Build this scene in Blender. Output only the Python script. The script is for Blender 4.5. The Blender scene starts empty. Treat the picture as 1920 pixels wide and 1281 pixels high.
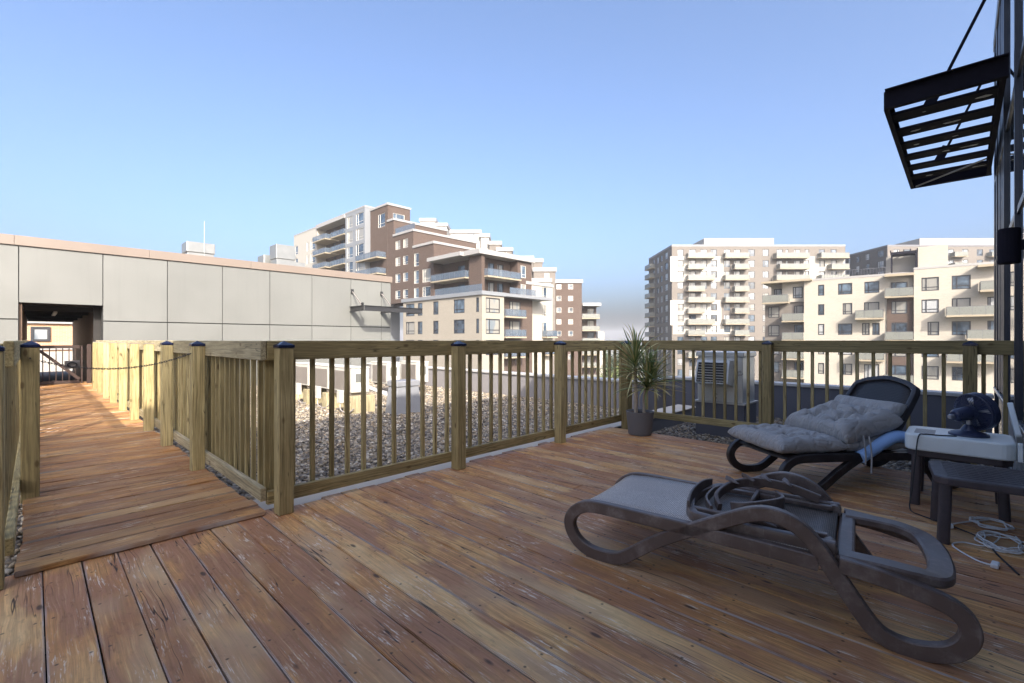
import bpy, bmesh, math, random
import numpy as np
from mathutils import Vector, Matrix
random.seed(7)
S = bpy.context.scene
C = S.collection
R_ = math.radians

# ------------------------------------------------------------------ camera, sky, sun, exposure
EYE = 1.17
FPX = 870.0                                   # focal length in pixels of a 1920 wide frame
AZ = R_(44.16)                                # the camera looks this far round from +X towards +Y
cam = bpy.data.cameras.new('camera'); cam.sensor_width = 36; cam.lens = FPX / 1920 * 36
cam.shift_y = (640.5 - 638) / 1920 * -1
cam.clip_start = 0.02; cam.clip_end = 4000
cam_o = bpy.data.objects.new('camera', cam); C.objects.link(cam_o)
cam_o.location = (0, 0, EYE); cam_o.rotation_euler = (R_(90), 0, AZ - R_(90))
S.camera = cam_o

SUN = Vector((0.56, 1.0, -0.69)).normalized()          # the way the light travels
wd = bpy.data.worlds.new('World'); S.world = wd; wd.use_nodes = True
sky = wd.node_tree.nodes.new('ShaderNodeTexSky'); sky.sky_type = 'NISHITA'; sky.sun_disc = False
sky.sun_elevation = math.asin(-SUN.z); sky.sun_rotation = math.atan2(-SUN.x, -SUN.y)
sky.altitude = 0; sky.air_density = 0.75; sky.dust_density = 7.5; sky.ozone_density = 3.8
bg = wd.node_tree.nodes['Background']; bg.inputs[1].default_value = 0.15
wd.node_tree.links.new(sky.outputs[0], bg.inputs[0])
sun = bpy.data.lights.new('sun', 'SUN'); sun.energy = 3.1; sun.angle = R_(0.53); sun.color = (1.0, 0.92, 0.80)
sun_o = bpy.data.objects.new('sun', sun); C.objects.link(sun_o); sun_o.location = (-20, -40, 40)
sun_o.rotation_euler = SUN.to_track_quat('-Z', 'Y').to_euler()
V = S.view_settings
V.view_transform = 'Standard'; V.look = 'None'; V.gamma = 1; V.use_curve_mapping = False; V.exposure = 1.54
S.render.engine = 'CYCLES'; S.cycles.use_denoising = True
S.cycles.max_bounces = 8; S.cycles.diffuse_bounces = 4; S.cycles.transparent_max_bounces = 12

# ------------------------------------------------------------------ materials
class NT:
    def __init__(s, name):
        s.m = bpy.data.materials.new(name); s.m.use_nodes = True
        s.t = s.m.node_tree; s.b = s.t.nodes['Principled BSDF']
    def n(s, typ, **kw):
        o = s.t.nodes.new('ShaderNode' + typ)
        for k, v in kw.items():
            if k[0] == 'i' and k[1:].isdigit(): s.put(o.inputs[int(k[1:])], v)
            else: setattr(o, k, v)
        return o
    def put(s, sock, v):
        if hasattr(v, 'links') or isinstance(v, bpy.types.NodeSocket): s.t.links.new(v, sock)
        elif v is not None:
            if isinstance(v, (tuple, list)) and len(v) == 3 and sock.type == 'RGBA': v = (*v, 1)
            sock.default_value = v
    def math(s, op, a, b=None, c=None, clamp=False):
        o = s.n('Math', operation=op, use_clamp=clamp); s.put(o.inputs[0], a)
        if b is not None: s.put(o.inputs[1], b)
        if c is not None: s.put(o.inputs[2], c)
        return o.outputs[0]
    def vmath(s, op, a, b=None):
        o = s.n('VectorMath', operation=op); s.put(o.inputs[0], a)
        if b is not None: s.put(o.inputs[1], b)
        return o.outputs[0]
    def noise(s, vec, scale, detail=3, rough=.55, dist=0):
        o = s.n('TexNoise'); s.put(o.inputs['Vector'], vec)
        o.inputs['Scale'].default_value = scale; o.inputs['Detail'].default_value = detail
        o.inputs['Roughness'].default_value = rough; o.inputs['Distortion'].default_value = dist
        return o.outputs[0]
    def ramp(s, fac, stops, interp='LINEAR'):
        o = s.n('ValToRGB'); s.put(o.inputs[0], fac); cr = o.color_ramp; cr.interpolation = interp
        while len(cr.elements) < len(stops): cr.elements.new(.5)
        for e, (p, c) in zip(cr.elements, stops):
            e.position = p; e.color = (c, c, c, 1) if not isinstance(c, (tuple, list)) else (*c, 1)
        return o.outputs[0]
    def mix(s, fac, a, b, mode='MIX'):
        o = s.n('Mix', data_type='RGBA', blend_type=mode); s.put(o.inputs[0], fac)
        s.put(o.inputs[6], a); s.put(o.inputs[7], b); return o.outputs[2]
    def obj(s): return s.n('TexCoord').outputs['Object']
    def scale(s, vec, sc): return s.vmath('MULTIPLY', vec, sc)
    def shift(s, vec, k=57.0):                       # a different piece of the pattern for every object
        r = s.n('ObjectInfo').outputs['Random']
        o = s.n('CombineXYZ'); a = s.math('MULTIPLY', r, k)
        s.put(o.inputs[0], a); s.put(o.inputs[1], s.math('MULTIPLY', r, k * 1.7)); s.put(o.inputs[2], s.math('MULTIPLY', r, k * .6))
        return s.vmath('ADD', vec, o.outputs[0])
    def bump(s, h, strength=.3, dist=.01):
        o = s.n('Bump'); o.inputs['Strength'].default_value = strength; o.inputs['Distance'].default_value = dist
        s.put(o.inputs['Height'], h); s.t.links.new(o.outputs[0], s.b.inputs['Normal'])
    def set(s, **kw):
        for k, v in kw.items(): s.put(s.b.inputs[k.replace('_', ' ')], v)
        return s.m

def plain(name, col, rough=.5, metal=0., var=.12, scale=6., bump=.0, spec=.5, fine=120., each=0.):
    n = NT(name); v = n.shift(n.obj())
    f = n.noise(v, scale, 4); g = n.noise(v, fine, 2)
    lo = tuple(c * (1 - var) for c in col); hi = tuple(min(1, c * (1 + var)) for c in col)
    c = n.mix(n.math('MULTIPLY_ADD', g, .3, n.math('MULTIPLY', f, .7)), lo, hi)
    if each: c = n.mix(n.math('MULTIPLY', n.n('ObjectInfo').outputs['Random'], each), c, tuple(x * .6 for x in col))
    if bump: n.bump(g, bump, .003)
    n.set(Base_Color=c, Roughness=n.ramp(f, [(.3, max(.03, rough - .06)), (.7, min(1, rough + .08))]), Metallic=metal)
    n.b.inputs['Specular IOR Level'].default_value = spec
    return n.m

def deck_wood(name, cols, pale, dark):
    n = NT(name); p = n.shift(n.obj())
    rnd = n.n('ObjectInfo').outputs['Random']
    warp = n.noise(n.scale(p, (9, 2.2, 9)), 1.0, 2)
    w = n.vmath('ADD', p, n.scale(n.n('CombineXYZ', i0=n.math('MULTIPLY', n.math('SUBTRACT', warp, .5), .045)).outputs[0], (1, 1, 1)))
    grain = n.noise(n.scale(w, (95, 2.2, 95)), 1.0, 5, .65)
    fine = n.noise(n.scale(w, (330, 7, 330)), 1.0, 2)
    blotch = n.noise(n.scale(p, (7, 2.6, 7)), 1.0, 4, .6)
    blotch2 = n.noise(n.scale(p, (3.3, 1.1, 3.3)), 1.3, 3, .6)
    c = n.ramp(n.math('ADD', n.math('MULTIPLY', blotch, .75), n.math('MULTIPLY', n.math('SUBTRACT', rnd, .30), .30)),
               [(.30, cols[0]), (.44, cols[1]), (.56, cols[2]), (.72, cols[3])])
    c = n.mix(n.ramp(blotch2, [(.49, 0), (.56, .85)]), c, cols[4])
    c = n.mix(n.ramp(grain, [(.42, .0), (.68, .62)]), c, tuple(x * .42 for x in cols[1]))
    c = n.mix(n.ramp(grain, [(.2, .5), (.42, .0)]), c, tuple(min(1, x * 1.45) for x in cols[3]))
    c = n.mix(n.ramp(fine, [(.44, 0), (.70, .5)]), c, tuple(x * .45 for x in cols[2]))
    spk = n.noise(n.scale(p, (38, 16, 38)), 1.0, 5, .75)
    c = n.mix(n.ramp(spk, [(.55, 0), (.70, .55)]), c, tuple(x * .45 for x in cols[0]))
    sx = n.n('SeparateXYZ'); n.put(sx.inputs[0], n.obj())
    edge = n.math('MULTIPLY', n.ramp(n.math('ABSOLUTE', sx.outputs[0]), [(.0625, 0), (.0675, 1)]), n.ramp(n.noise(n.scale(p, (2, 2.6, 2)), 1.0, 3), [(.42, 0), (.60, .75)]))
    c = n.mix(edge, c, (.50, .47, .45))
    tone = n.noise(n.scale(p, (2.2, .75, 2.2)), 1.0, 3, .6)
    c = n.mix(n.ramp(tone, [(.50, 0), (.70, .5)]), c, cols[5])
    # worn pale flecks where the stain has flaked
    fl = n.noise(n.scale(w, (120, 9, 120)), 1.0, 4, .7)
    fm = n.noise(n.scale(p, (5, 1.6, 5)), 1.7, 2)
    fleck = n.math('MULTIPLY', n.ramp(fl, [(.56, 0), (.62, 1)]), n.ramp(fm, [(.50, 0), (.64, 1)]))
    c = n.mix(n.math('MULTIPLY', fleck, .75), c, pale)
    # drying cracks along the grain
    cn = n.noise(n.scale(w, (34, 1.1, 34)), 1.0, 2, .4)
    cm = n.noise(n.scale(p, (8, 1.3, 8)), 1.0, 2)
    crack = n.math('MULTIPLY', n.ramp(n.math('ABSOLUTE', n.math('SUBTRACT', cn, .5)), [(.004, 1), (.012, 0)]), n.ramp(cm, [(.50, 0), (.58, 1)]))
    c = n.mix(n.math('MULTIPLY', crack, .9), c, dark)
    # knots
    vo = n.n('TexVoronoi'); n.put(vo.inputs['Vector'], n.scale(p, (6.5, 2.4, 0.01))); vo.inputs['Scale'].default_value = 1.0
    kn = n.ramp(vo.outputs['Distance'], [(.045, 1), (.085, 0)])
    c = n.mix(n.math('MULTIPLY', kn, .8), c, dark)
    # screw heads: two across the board at every joist
    sp = n.n('SeparateXYZ'); n.put(sp.inputs[0], n.obj())
    dy = n.math('SUBTRACT', n.math('FRACT', n.math('MULTIPLY_ADD', sp.outputs[1], 1 / .405, .5)), .5)
    dx = n.math('SUBTRACT', n.math('ABSOLUTE', sp.outputs[0]), .046)
    dd = n.math('SQRT', n.math('ADD', n.math('POWER', n.math('MULTIPLY', dy, .405), 2), n.math('POWER', dx, 2)))
    c = n.mix(n.ramp(dd, [(.0035, .85), (.0055, 0)]), c, (.03, .025, .02))
    h = n.math('ADD', n.math('MULTIPLY', grain, .5), n.math('SUBTRACT', n.math('MULTIPLY', fine, .25), n.math('MULTIPLY', crack, 2.0)))
    n.bump(h, .55, .004)
    n.set(Base_Color=c, Roughness=n.ramp(blotch, [(.3, .52), (.7, .72)]))
    n.b.inputs['Specular IOR Level'].default_value = .35
    return n.m

def rail_wood(name, cols, knotcol):
    n = NT(name); p = n.shift(n.obj())                 # pieces are built with their length along local Z
    warp = n.noise(n.scale(p, (8, 8, 2)), 1.0, 2)
    w = n.vmath('ADD', p, n.n('CombineXYZ', i0=n.math('MULTIPLY', n.math('SUBTRACT', warp, .5), .05)).outputs[0])
    grain = n.noise(n.scale(w, (90, 90, 2.5)), 1.0, 4, .6)
    blotch = n.noise(n.scale(p, (6, 6, 2.4)), 1.0, 4, .6)
    rnd = n.n('ObjectInfo').outputs['Random']
    c = n.ramp(n.math('ADD', blotch, n.math('MULTIPLY', n.math('SUBTRACT', rnd, .5), .46)), [(.32, cols[0]), (.5, cols[1]), (.68, cols[2])])
    c = n.mix(n.ramp(grain, [(.40, 0), (.68, .75)]), c, tuple(x * .42 for x in cols[0]))
    vo = n.n('TexVoronoi'); n.put(vo.inputs['Vector'], n.scale(p, (9, 9, 4.2))); vo.inputs['Scale'].default_value = 1.0
    kn = n.ramp(vo.outputs['Distance'], [(.07, 1), (.14, 0)])
    c = n.mix(n.math('MULTIPLY', kn, .75), c, knotcol)
    cn = n.noise(n.scale(w, (26, 26, .9)), 1.0, 2, .4)
    crack = n.math('MULTIPLY', n.ramp(n.math('ABSOLUTE', n.math('SUBTRACT', cn, .5)), [(.004, 1), (.013, 0)]), n.ramp(blotch, [(.47, 0), (.56, 1)]))
    c = n.mix(n.math('MULTIPLY', crack, .8), c, tuple(x * .2 for x in cols[0]))
    n.bump(n.math('SUBTRACT', n.math('MULTIPLY', grain, .5), crack), .4, .003)
    n.set(Base_Color=c, Roughness=.72); n.b.inputs['Specular IOR Level'].default_value = .25
    return n.m

def brick_mat(name, c1, c2, mortar, bw=.24, bh=.08):
    n = NT(name); sp = n.n('SeparateXYZ'); n.put(sp.inputs[0], n.obj())
    v = n.n('CombineXYZ', i0=n.math('ADD', sp.outputs[0], sp.outputs[1]), i1=sp.outputs[2]).outputs[0]
    b = n.n('TexBrick'); n.put(b.inputs['Vector'], v)
    b.inputs['Color1'].default_value = (*c1, 1); b.inputs['Color2'].default_value = (*c2, 1); b.inputs['Mortar'].default_value = (*mortar, 1)
    b.inputs['Scale'].default_value = 1; b.inputs['Mortar Size'].default_value = .008; b.inputs['Brick Width'].default_value = bw; b.inputs['Row Height'].default_value = bh
    f = n.noise(n.scale(v, (1, 2.2, 1)), .35, 4)
    g = n.noise(n.scale(v, (1.5, 9, 1)), .9, 3)
    c = n.mix(n.math('MULTIPLY', n.math('ADD', f, g), .35), b.outputs[0], tuple(x * .6 for x in c1))
    n.set(Base_Color=c, Roughness=.85); n.b.inputs['Specular IOR Level'].default_value = .2
    return n.m

def glass_mat(name, col, rough=.04, coat=.0, alpha=1.):
    n = NT(name); v = n.shift(n.obj(), 30)
    f = n.noise(v, .9, 2)
    c = n.mix(n.ramp(f, [(.35, 0), (.65, 1)]), tuple(x * .5 for x in col), tuple(min(1, x * 1.4) for x in col))
    n.set(Base_Color=c, Roughness=rough, Alpha=alpha)
    n.b.inputs['IOR'].default_value = 1.6; n.b.inputs['Specular IOR Level'].default_value = .8
    n.b.inputs['Coat Weight'].default_value = coat
    return n.m

def curtain_reflection_mat(name, col):  # pale panes: curtains and bright reflections, both painted into the colour
    n = NT(name); v = n.shift(n.obj(), 30)
    f = n.noise(n.scale(v, (1, 1, .15)), 5, 3); g = n.noise(n.scale(v, (1, 1, .3)), .8, 2)
    c = n.mix(f, tuple(x * .72 for x in col), col)
    c = n.mix(n.ramp(g, [(.55, 0), (.62, .75)]), c, (.10, .13, .16))
    n.set(Base_Color=c, Roughness=.3); n.b.inputs['Coat Weight'].default_value = .6
    return n.m

def mesh_cloth(name, dark, light, f=170):
    n = NT(name); sp = n.n('SeparateXYZ'); n.put(sp.inputs[0], n.obj())
    a = n.math('SINE', n.math('MULTIPLY', n.math('ADD', sp.outputs[0], sp.outputs[1]), f)); b = n.math('SINE', n.math('MULTIPLY', n.math('SUBTRACT', sp.outputs[0], sp.outputs[1]), f))
    k = n.math('MULTIPLY', a, b)
    g = n.noise(n.obj(), 3, 3)
    c = n.mix(n.ramp(k, [(.0, 0), (.55, 1)]), dark, light)
    c = n.mix(n.ramp(n.noise(n.obj(), 150, 3, .8), [(.44, 0), (.64, .7)]), c, tuple(x * .45 for x in dark)); c = n.mix(n.ramp(g, [(.45, 0), (.65, .5)]), c, dark)
    n.bump(k, .3, .001)
    n.set(Base_Color=c, Roughness=.5); return n.m

def gravel_mat(name):
    n = NT(name); a = n.n('Attribute', attribute_name='tint')
    f = n.noise(n.obj(), 55, 4)
    c = n.mix(f, n.scale(a.outputs[0], (.75, .75, .75)), a.outputs[0])
    n.set(Base_Color=c, Roughness=.75); n.b.inputs['Specular IOR Level'].default_value = .3
    return n.m

def leaf_mat(name, c1, c2, c3):
    n = NT(name); r = n.n('ObjectInfo').outputs['Random']; f = n.noise(n.shift(n.obj()), 4, 3)
    c = n.ramp(n.math('ADD', n.math('MULTIPLY', r, .6), n.math('MULTIPLY', f, .4)), [(.25, c1), (.5, c2), (.75, c3)])
    n.set(Base_Color=c, Roughness=.45)
    n.b.inputs['Subsurface Weight'].default_value = .0
    return n.m

M = {}
M['deck'] = deck_wood('deck_stain', [(.46, .20, .088), (.66, .315, .115), (.80, .43, .155), (.86, .57, .25), (.44, .205, .115), (.88, .63, .33)], (.90, .80, .64), (.035, .022, .018))
M['walk'] = deck_wood('walkway_stain', [(.32, .145, .055), (.48, .225, .075), (.62, .32, .11), (.70, .41, .155), (.33, .155, .075), (.68, .45, .20)], (.80, .68, .50), (.04, .025, .018))
M['rail'] = rail_wood('treated_lumber', [(.31, .245, .115), (.42, .335, .16), (.52, .425, .215)], (.10, .06, .025))
M['railgrey'] = rail_wood('weathered_lumber', [(.32, .27, .16), (.41, .35, .215), (.50, .43, .28)], (.16, .11, .06))
M['cap'] = plain('cap_plastic', (.012, .016, .045), .22, spec=.6)
M['capgrey'] = plain('cap_metal', (.30, .27, .25), .45, .6)
M['kerb'] = plain('kerb_membrane', (.58, .50, .40), .8, var=.2, scale=3)
M['kerbside'] = plain('kerb_flashing', (.12, .12, .13), .5)
M['roofing'] = plain('roof_membrane', (.22, .20, .17), .9, var=.3, scale=9)
M['gravel'] = gravel_mat('river_stone')
def panel_mat(name, col):
    n = NT(name); p = n.shift(n.obj(), 30)
    f = n.noise(p, 1.1, 3); st = n.noise(n.scale(p, (7, 7, .35)), 1.0, 4, .65); g = n.noise(p, 60, 3)
    c = n.mix(f, tuple(x * .9 for x in col), tuple(x * 1.1 for x in col)); c = n.mix(n.ramp(st, [(.54, 0), (.78, .22)]), c, tuple(x * .65 for x in col))
    c = n.mix(n.math('MULTIPLY', n.n('ObjectInfo').outputs['Random'], .22), c, tuple(x * .65 for x in col)); c = n.mix(n.ramp(g, [(.70, 0), (.76, .4)]), c, (.4, .4, .38))
    n.set(Base_Color=c, Roughness=n.ramp(f, [(.3, .36), (.7, .5)])); return n.m
M['panel'] = panel_mat('composite_panel', (.150, .152, .142))
M['joint'] = plain('panel_joint', (.03, .03, .03), .8)
M['fascia'] = plain('fascia_metal', (.175, .14, .115), .4, var=.05, scale=1.)
M['galv'] = plain('galvanised_sheet', (.25, .255, .25), .38, .55, var=.22, scale=5)
M['galv_shade'] = plain('galvanised_sheet_for_shade', (.60, .61, .60), .33, .5, var=.25, scale=5)  # same sheet as the vents, colour lightened because the unit stands in shade
M['grille'] = plain('dark_grille', (.02, .02, .022), .5)
M['navy'] = plain('dark_flashing', (.11, .113, .135), .42, .0, var=.12, scale=2)
M['parapet'] = plain('parapet_cladding', (.24, .225, .225), .45, var=.08, scale=1.5)
M['capwhite'] = plain('white_flashing', (.46, .45, .43), .4, var=.08)
M['steel'] = plain('black_steel', (.016, .015, .022), .8, .0, var=.4, scale=14, bump=.2, spec=.05)
M['rust'] = plain('grey_primer', (.32, .32, .33), .6, var=.3)
M['frame'] = plain('window_frame_dark', (.018, .022, .036), .35)
M['alu'] = plain('aluminium_sill', (.42, .44, .46), .3, .7)
M['fglass'] = glass_mat('facade_glass', (.03, .045, .065), .015)
def resin(name, col, dust):
    n = NT(name); p = n.shift(n.obj())
    f = n.noise(p, 9, 5, .65); g = n.noise(n.scale(p, (1, 1, 1)), 60, 4, .7); st = n.noise(n.scale(p, (40, 40, 4)), 1., 3)
    c = n.mix(f, tuple(x * .75 for x in col), tuple(x * 1.2 for x in col))
    c = n.mix(n.math('MULTIPLY', n.ramp(f, [(.48, 0), (.72, .8)]), n.ramp(g, [(.35, .3), (.65, 1)])), c, dust)
    c = n.mix(n.ramp(st, [(.62, 0), (.72, .35)]), c, dust)
    n.bump(g, .15, .002); n.set(Base_Color=c, Roughness=n.ramp(f, [(.3, .30), (.7, .52)])); return n.m
M['spandrel'] = plain('dark_spandrel', (.025, .03, .05), .45, spec=.2)
M['plastic'] = resin('brown_resin', (.120, .085, .070), (.29, .24, .21))
M['plasticd'] = resin('dark_resin', (.028, .024, .025), (.085, .078, .075))
M['textile'] = mesh_cloth('sling_textile', (.36, .30, .255), (.96, .88, .78), 330)
M['textiled'] = mesh_cloth('sling_textile_dark', (.012, .011, .012), (.055, .048, .046), 420)
M['textiles'] = mesh_cloth('sling_textile_taupe', (.11, .092, .078), (.34, .29, .25), 430)
def cotton(name, col):
    n = NT(name); p = n.obj()
    wv = n.vmath('ADD', p, n.scale(n.n('CombineXYZ', i0=n.noise(p, 5, 2), i1=n.noise(n.vmath('ADD', p, (3., 7., 1.)), 5, 2)).outputs[0], (.12, .12, .12)))
    r1 = n.math('ABSOLUTE', n.math('SUBTRACT', n.noise(n.scale(wv, (9, 16, 9)), 1.0, 2, .5), .5)); r2 = n.noise(n.scale(wv, (26, 34, 26)), 1.0, 3, .6)
    crease = n.ramp(r1, [(.0, 0), (.10, 1)]); fine = n.noise(p, 420, 2)
    c = n.mix(n.noise(p, 7, 4), tuple(x * .8 for x in col), tuple(x * 1.15 for x in col)); c = n.mix(n.math('MULTIPLY', fine, .25), c, tuple(x * .6 for x in col))
    n.bump(n.math('ADD', n.math('MULTIPLY', crease, .8), n.math('MULTIPLY', r2, .5)), .6, .012)
    n.set(Base_Color=c, Roughness=.9); n.b.inputs['Specular IOR Level'].default_value = .15; n.b.inputs['Sheen Weight'].default_value = .2; return n.m
M['cushion'] = cotton('grey_cotton', (.37, .362, .352))
M['blue'] = plain('blue_foam', (.32, .52, .86), .75, var=.1, bump=.3, fine=260)
M['table'] = plain('table_resin', (.065, .052, .054), .42, var=.5, scale=18, bump=.2)
M['white'] = plain('white_plastic', (.72, .76, .74), .35, var=.05)
M['whitem'] = plain('white_enamel', (.50, .48, .43), .4, var=.06)
M['fan'] = plain('navy_plastic', (.030, .037, .075), .3)
M['silver'] = plain('silver_knob', (.4, .4, .42), .35, .6)
M['cord'] = plain('white_cord', (.74, .74, .72), .45)
M['cordb'] = plain('black_cord', (.02, .02, .022), .5)
M['pot'] = plain('grey_pot', (.155, .158, .17), .7, var=.12, scale=12, bump=.15)
M['soil'] = plain('soil', (.05, .035, .025), .9, var=.5, scale=40)
M['cane'] = plain('pale_cane', (.46, .38, .29), .8, var=.3, scale=30, bump=.4)
M['leaf'] = leaf_mat('blade_leaf', (.10, .16, .05), (.24, .29, .10), (.58, .49, .24))
M['leafd'] = leaf_mat('dry_leaf', (.12, .10, .04), (.28, .22, .10), (.42, .34, .18))
M['chain'] = plain('chain_steel', (.10, .09, .085), .4, .8)
M['gate'] = plain('gate_shaded_wood', (.030, .014, .010), .6, var=.3, scale=8)  # wood coloured dark brown to carry the shade inside the passage
M['ribbed'] = plain('ribbed_cladding', (.23, .15, .095), .55, var=.3, scale=3)
M['dark'] = plain('dark_soffit', (.02, .018, .017), .8)
M['tarp'] = plain('grey_cover', (.22, .225, .24), .5, var=.1)
M['brick'] = brick_mat('brown_brick', (.076, .051, .040), (.108, .074, .060), (.12, .10, .086))
M['bricklt'] = brick_mat('white_brick', (.30, .268, .22), (.33, .295, .245), (.25, .225, .185))
M['brick_low_sun'] = brick_mat('white_brick_low_sun', (.40, .362, .305), (.44, .40, .34), (.33, .30, .25))  # copy of the white brick, colour lightened where the facade catches less sun
M['bricktan'] = brick_mat('tan_brick', (.145, .126, .110), (.185, .162, .142), (.19, .175, .157))
M['brickdk'] = brick_mat('charcoal_brick', (.045, .045, .05), (.065, .064, .068), (.07, .07, .07))
M['brickor'] = brick_mat('orange_brick', (.52, .28, .15), (.58, .33, .19), (.62, .50, .38))
M['bwhite'] = plain('white_panel_cladding', (.32, .298, .262), .6, var=.04, scale=.5)
M['bgrey'] = plain('grey_panel_cladding', (.17, .178, .19), .5, var=.06, scale=.5)
M['bcap'] = plain('white_coping', (.27, .26, .25), .5, var=.05, scale=.6)
M['slab'] = plain('balcony_concrete', (.27, .225, .16), .8, var=.12, scale=1.5)
M['pane'] = glass_mat('pane_dark', (.035, .05, .07))
M['paneb'] = glass_mat('pane_blue', (.06, .085, .115), .05)
M['panec'] = curtain_reflection_mat('pane_curtain_reflection', (.24, .23, .205))
M['panew'] = curtain_reflection_mat('pane_blind_reflection', (.34, .345, .345))
M['frwhite'] = plain('white_frame', (.50, .47, .42), .5, var=.05)
M['frdark'] = plain('dark_frame', (.022, .022, .026), .5)
M['bglass'] = plain('guard_glass_blue', (.10, .13, .17), .06, var=.1, spec=.8); M['bglass'].node_tree.nodes['Principled BSDF'].inputs['Alpha'].default_value = .55
M['bfrost'] = plain('guard_glass_frosted', (.175, .18, .16), .3, var=.1); M['bfrost'].node_tree.nodes['Principled BSDF'].inputs['Alpha'].default_value = .82
M['brail'] = plain('guard_rail_metal', (.12, .12, .13), .4, .5)
M['street'] = plain('street_ground', (.16, .16, .12), .9, var=.5, scale=.02)
M['foliage'] = leaf_mat('tree_foliage', (.035, .06, .018), (.075, .11, .03), (.16, .18, .05))
M['bark'] = plain('bark', (.08, .06, .045), .9, var=.3)

# ------------------------------------------------------------------ mesh helpers
class MB:
    def __init__(s): s.v = []; s.f = []
    def add(s, vs, fs):
        k = len(s.v); s.v += [tuple(v) for v in vs]; s.f += [tuple(i + k for i in f) for f in fs]; return s
    def box(s, c, d, rot=None):
        x, y, z = (q / 2 for q in d)
        vs = [Vector(p) for p in ((-x, -y, -z), (x, -y, -z), (x, y, -z), (-x, y, -z), (-x, -y, z), (x, -y, z), (x, y, z), (-x, y, z))]
        if rot is not None: vs = [rot @ v for v in vs]
        c = Vector(c)
        return s.add([v + c for v in vs], [(0, 3, 2, 1), (4, 5, 6, 7), (0, 1, 5, 4), (1, 2, 6, 5), (2, 3, 7, 6), (3, 0, 4, 7)])
    def b6(s, x0, x1, y0, y1, z0, z1): return s.box(((x0 + x1) / 2, (y0 + y1) / 2, (z0 + z1) / 2), (x1 - x0, y1 - y0, z1 - z0))
    def sweep(s, path, sec, up=None, closed=False):
        """cross-section sec [(a,b)] along path; a goes along 'side', b along 'normal'"""
        P = [Vector(p) for p in path]; n = len(P); m = len(sec); rings = []
        prev = None
        for i in range(n):
            if closed: t = P[(i + 1) % n] - P[i - 1]
            else: t = P[min(i + 1, n - 1)] - P[max(i - 1, 0)]
            t.normalize()
            if up is not None: side = Vector(up); nor = side.cross(t).normalized(); side = t.cross(nor).normalized()
            else:
                if prev is None:
                    a = Vector((0, 0, 1)) if abs(t.z) < .9 else Vector((1, 0, 0)); side = t.cross(a).normalized()
                else: side = (prev - t * prev.dot(t)).normalized()
                prev = side; nor = t.cross(side)
            rings.append([P[i] + side * a + nor * b for a, b in sec])
        vs = [v for r in rings for v in r]; fs = []
        for i in range(n if closed else n - 1):
            j = (i + 1) % n
            for k in range(m): l = (k + 1) % m; fs.append((i * m + k, i * m + l, j * m + l, j * m + k))
        if not closed: fs.append(tuple(range(m - 1, -1, -1))); fs.append(tuple((n - 1) * m + k for k in range(m)))
        return s.add(vs, fs)
    def tube(s, path, r, k=8, closed=False):
        return s.sweep(path, [(r * math.cos(2 * math.pi * i / k), r * math.sin(2 * math.pi * i / k)) for i in range(k)], closed=closed)
    def lathe(s, prof, k=24, M4=None):
        vs = []; fs = []; n = len(prof)
        for i in range(k):
            a = 2 * math.pi * i / k
            for r, z in prof:
                v = Vector((r * math.cos(a), r * math.sin(a), z)); vs.append(M4 @ v if M4 else v)
        for i in range(k):
            j = (i + 1) % k
            for q in range(n - 1): fs.append((i * n + q, j * n + q, j * n + q + 1, i * n + q + 1))
        if prof[0][0] > 1e-5: fs.append(tuple(i * n for i in reversed(range(k))))
        if prof[-1][0] > 1e-5: fs.append(tuple(i * n + n - 1 for i in range(k)))
        return s.add(vs, fs)
    def mesh(s, name, smooth=False):
        me = bpy.data.meshes.new(name); me.from_pydata(s.v, [], s.f); me.validate()
        if smooth: me.polygons.foreach_set('use_smooth', [True] * len(me.polygons)); me.set_sharp_from_angle(angle=R_(38))
        return me

def link(name, me, mat=None, parent=None, loc=(0, 0, 0), rot=(0, 0, 0)):
    o = bpy.data.objects.new(name, me)
    if mat is not None and not me.materials: me.materials.append(M[mat] if isinstance(mat, str) else mat)
    C.objects.link(o); o.location = loc; o.rotation_euler = rot
    if parent is not None: o.parent = parent
    return o
def build(name, mb, mat, parent=None, smooth=False, bevel=0, loc=(0, 0, 0), rot=(0, 0, 0), seg=2):
    o = link(name, mb.mesh(name, smooth), mat, parent, loc, rot)
    if bevel:
        b = o.modifiers.new('bevel', 'BEVEL'); b.width = bevel; b.segments = seg; b.limit_method = 'ANGLE'; b.angle_limit = R_(40)
    return o
def tag(o, label=None, cat=None, group=None, kind=None):
    for k, v in (('label', label), ('category', cat), ('group', group), ('kind', kind)):
        if v: o[k] = v
    return o
def thing(name, label, cat, loc=(0, 0, 0), rz=0, group=None, kind=None):
    o = bpy.data.objects.new(name, None); C.objects.link(o); o.location = loc; o.rotation_euler = (0, 0, rz); o.empty_display_size = .1
    return tag(o, label, cat, group, kind)
def spline(pts, n=8, closed=False):
    P = [Vector(p) for p in pts]; N = len(P); out = []
    rng = range(N) if closed else range(N - 1)
    for i in rng:
        p0, p1, p2, p3 = (P[(i - 1) % N], P[i], P[(i + 1) % N], P[(i + 2) % N]) if closed else (P[max(i - 1, 0)], P[i], P[i + 1], P[min(i + 2, N - 1)])
        for k in range(n):
            t = k / n
            out.append(.5 * ((2 * p1) + (p2 - p0) * t + (2 * p0 - 5 * p1 + 4 * p2 - p3) * t * t + (3 * p1 - p0 - 3 * p2 + p3) * t ** 3))
    if not closed: out.append(P[-1])
    return out
def rrect(a, b, r, k=3):
    out = []
    for cx, cy, a0 in ((a - r, b - r, 0), (-a + r, b - r, 90), (-a + r, -b + r, 180), (a - r, -b + r, 270)):
        for i in range(k + 1):
            t = R_(a0 + 90 * i / k); out.append((cx + r * math.cos(t), cy + r * math.sin(t)))
    return out
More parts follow.
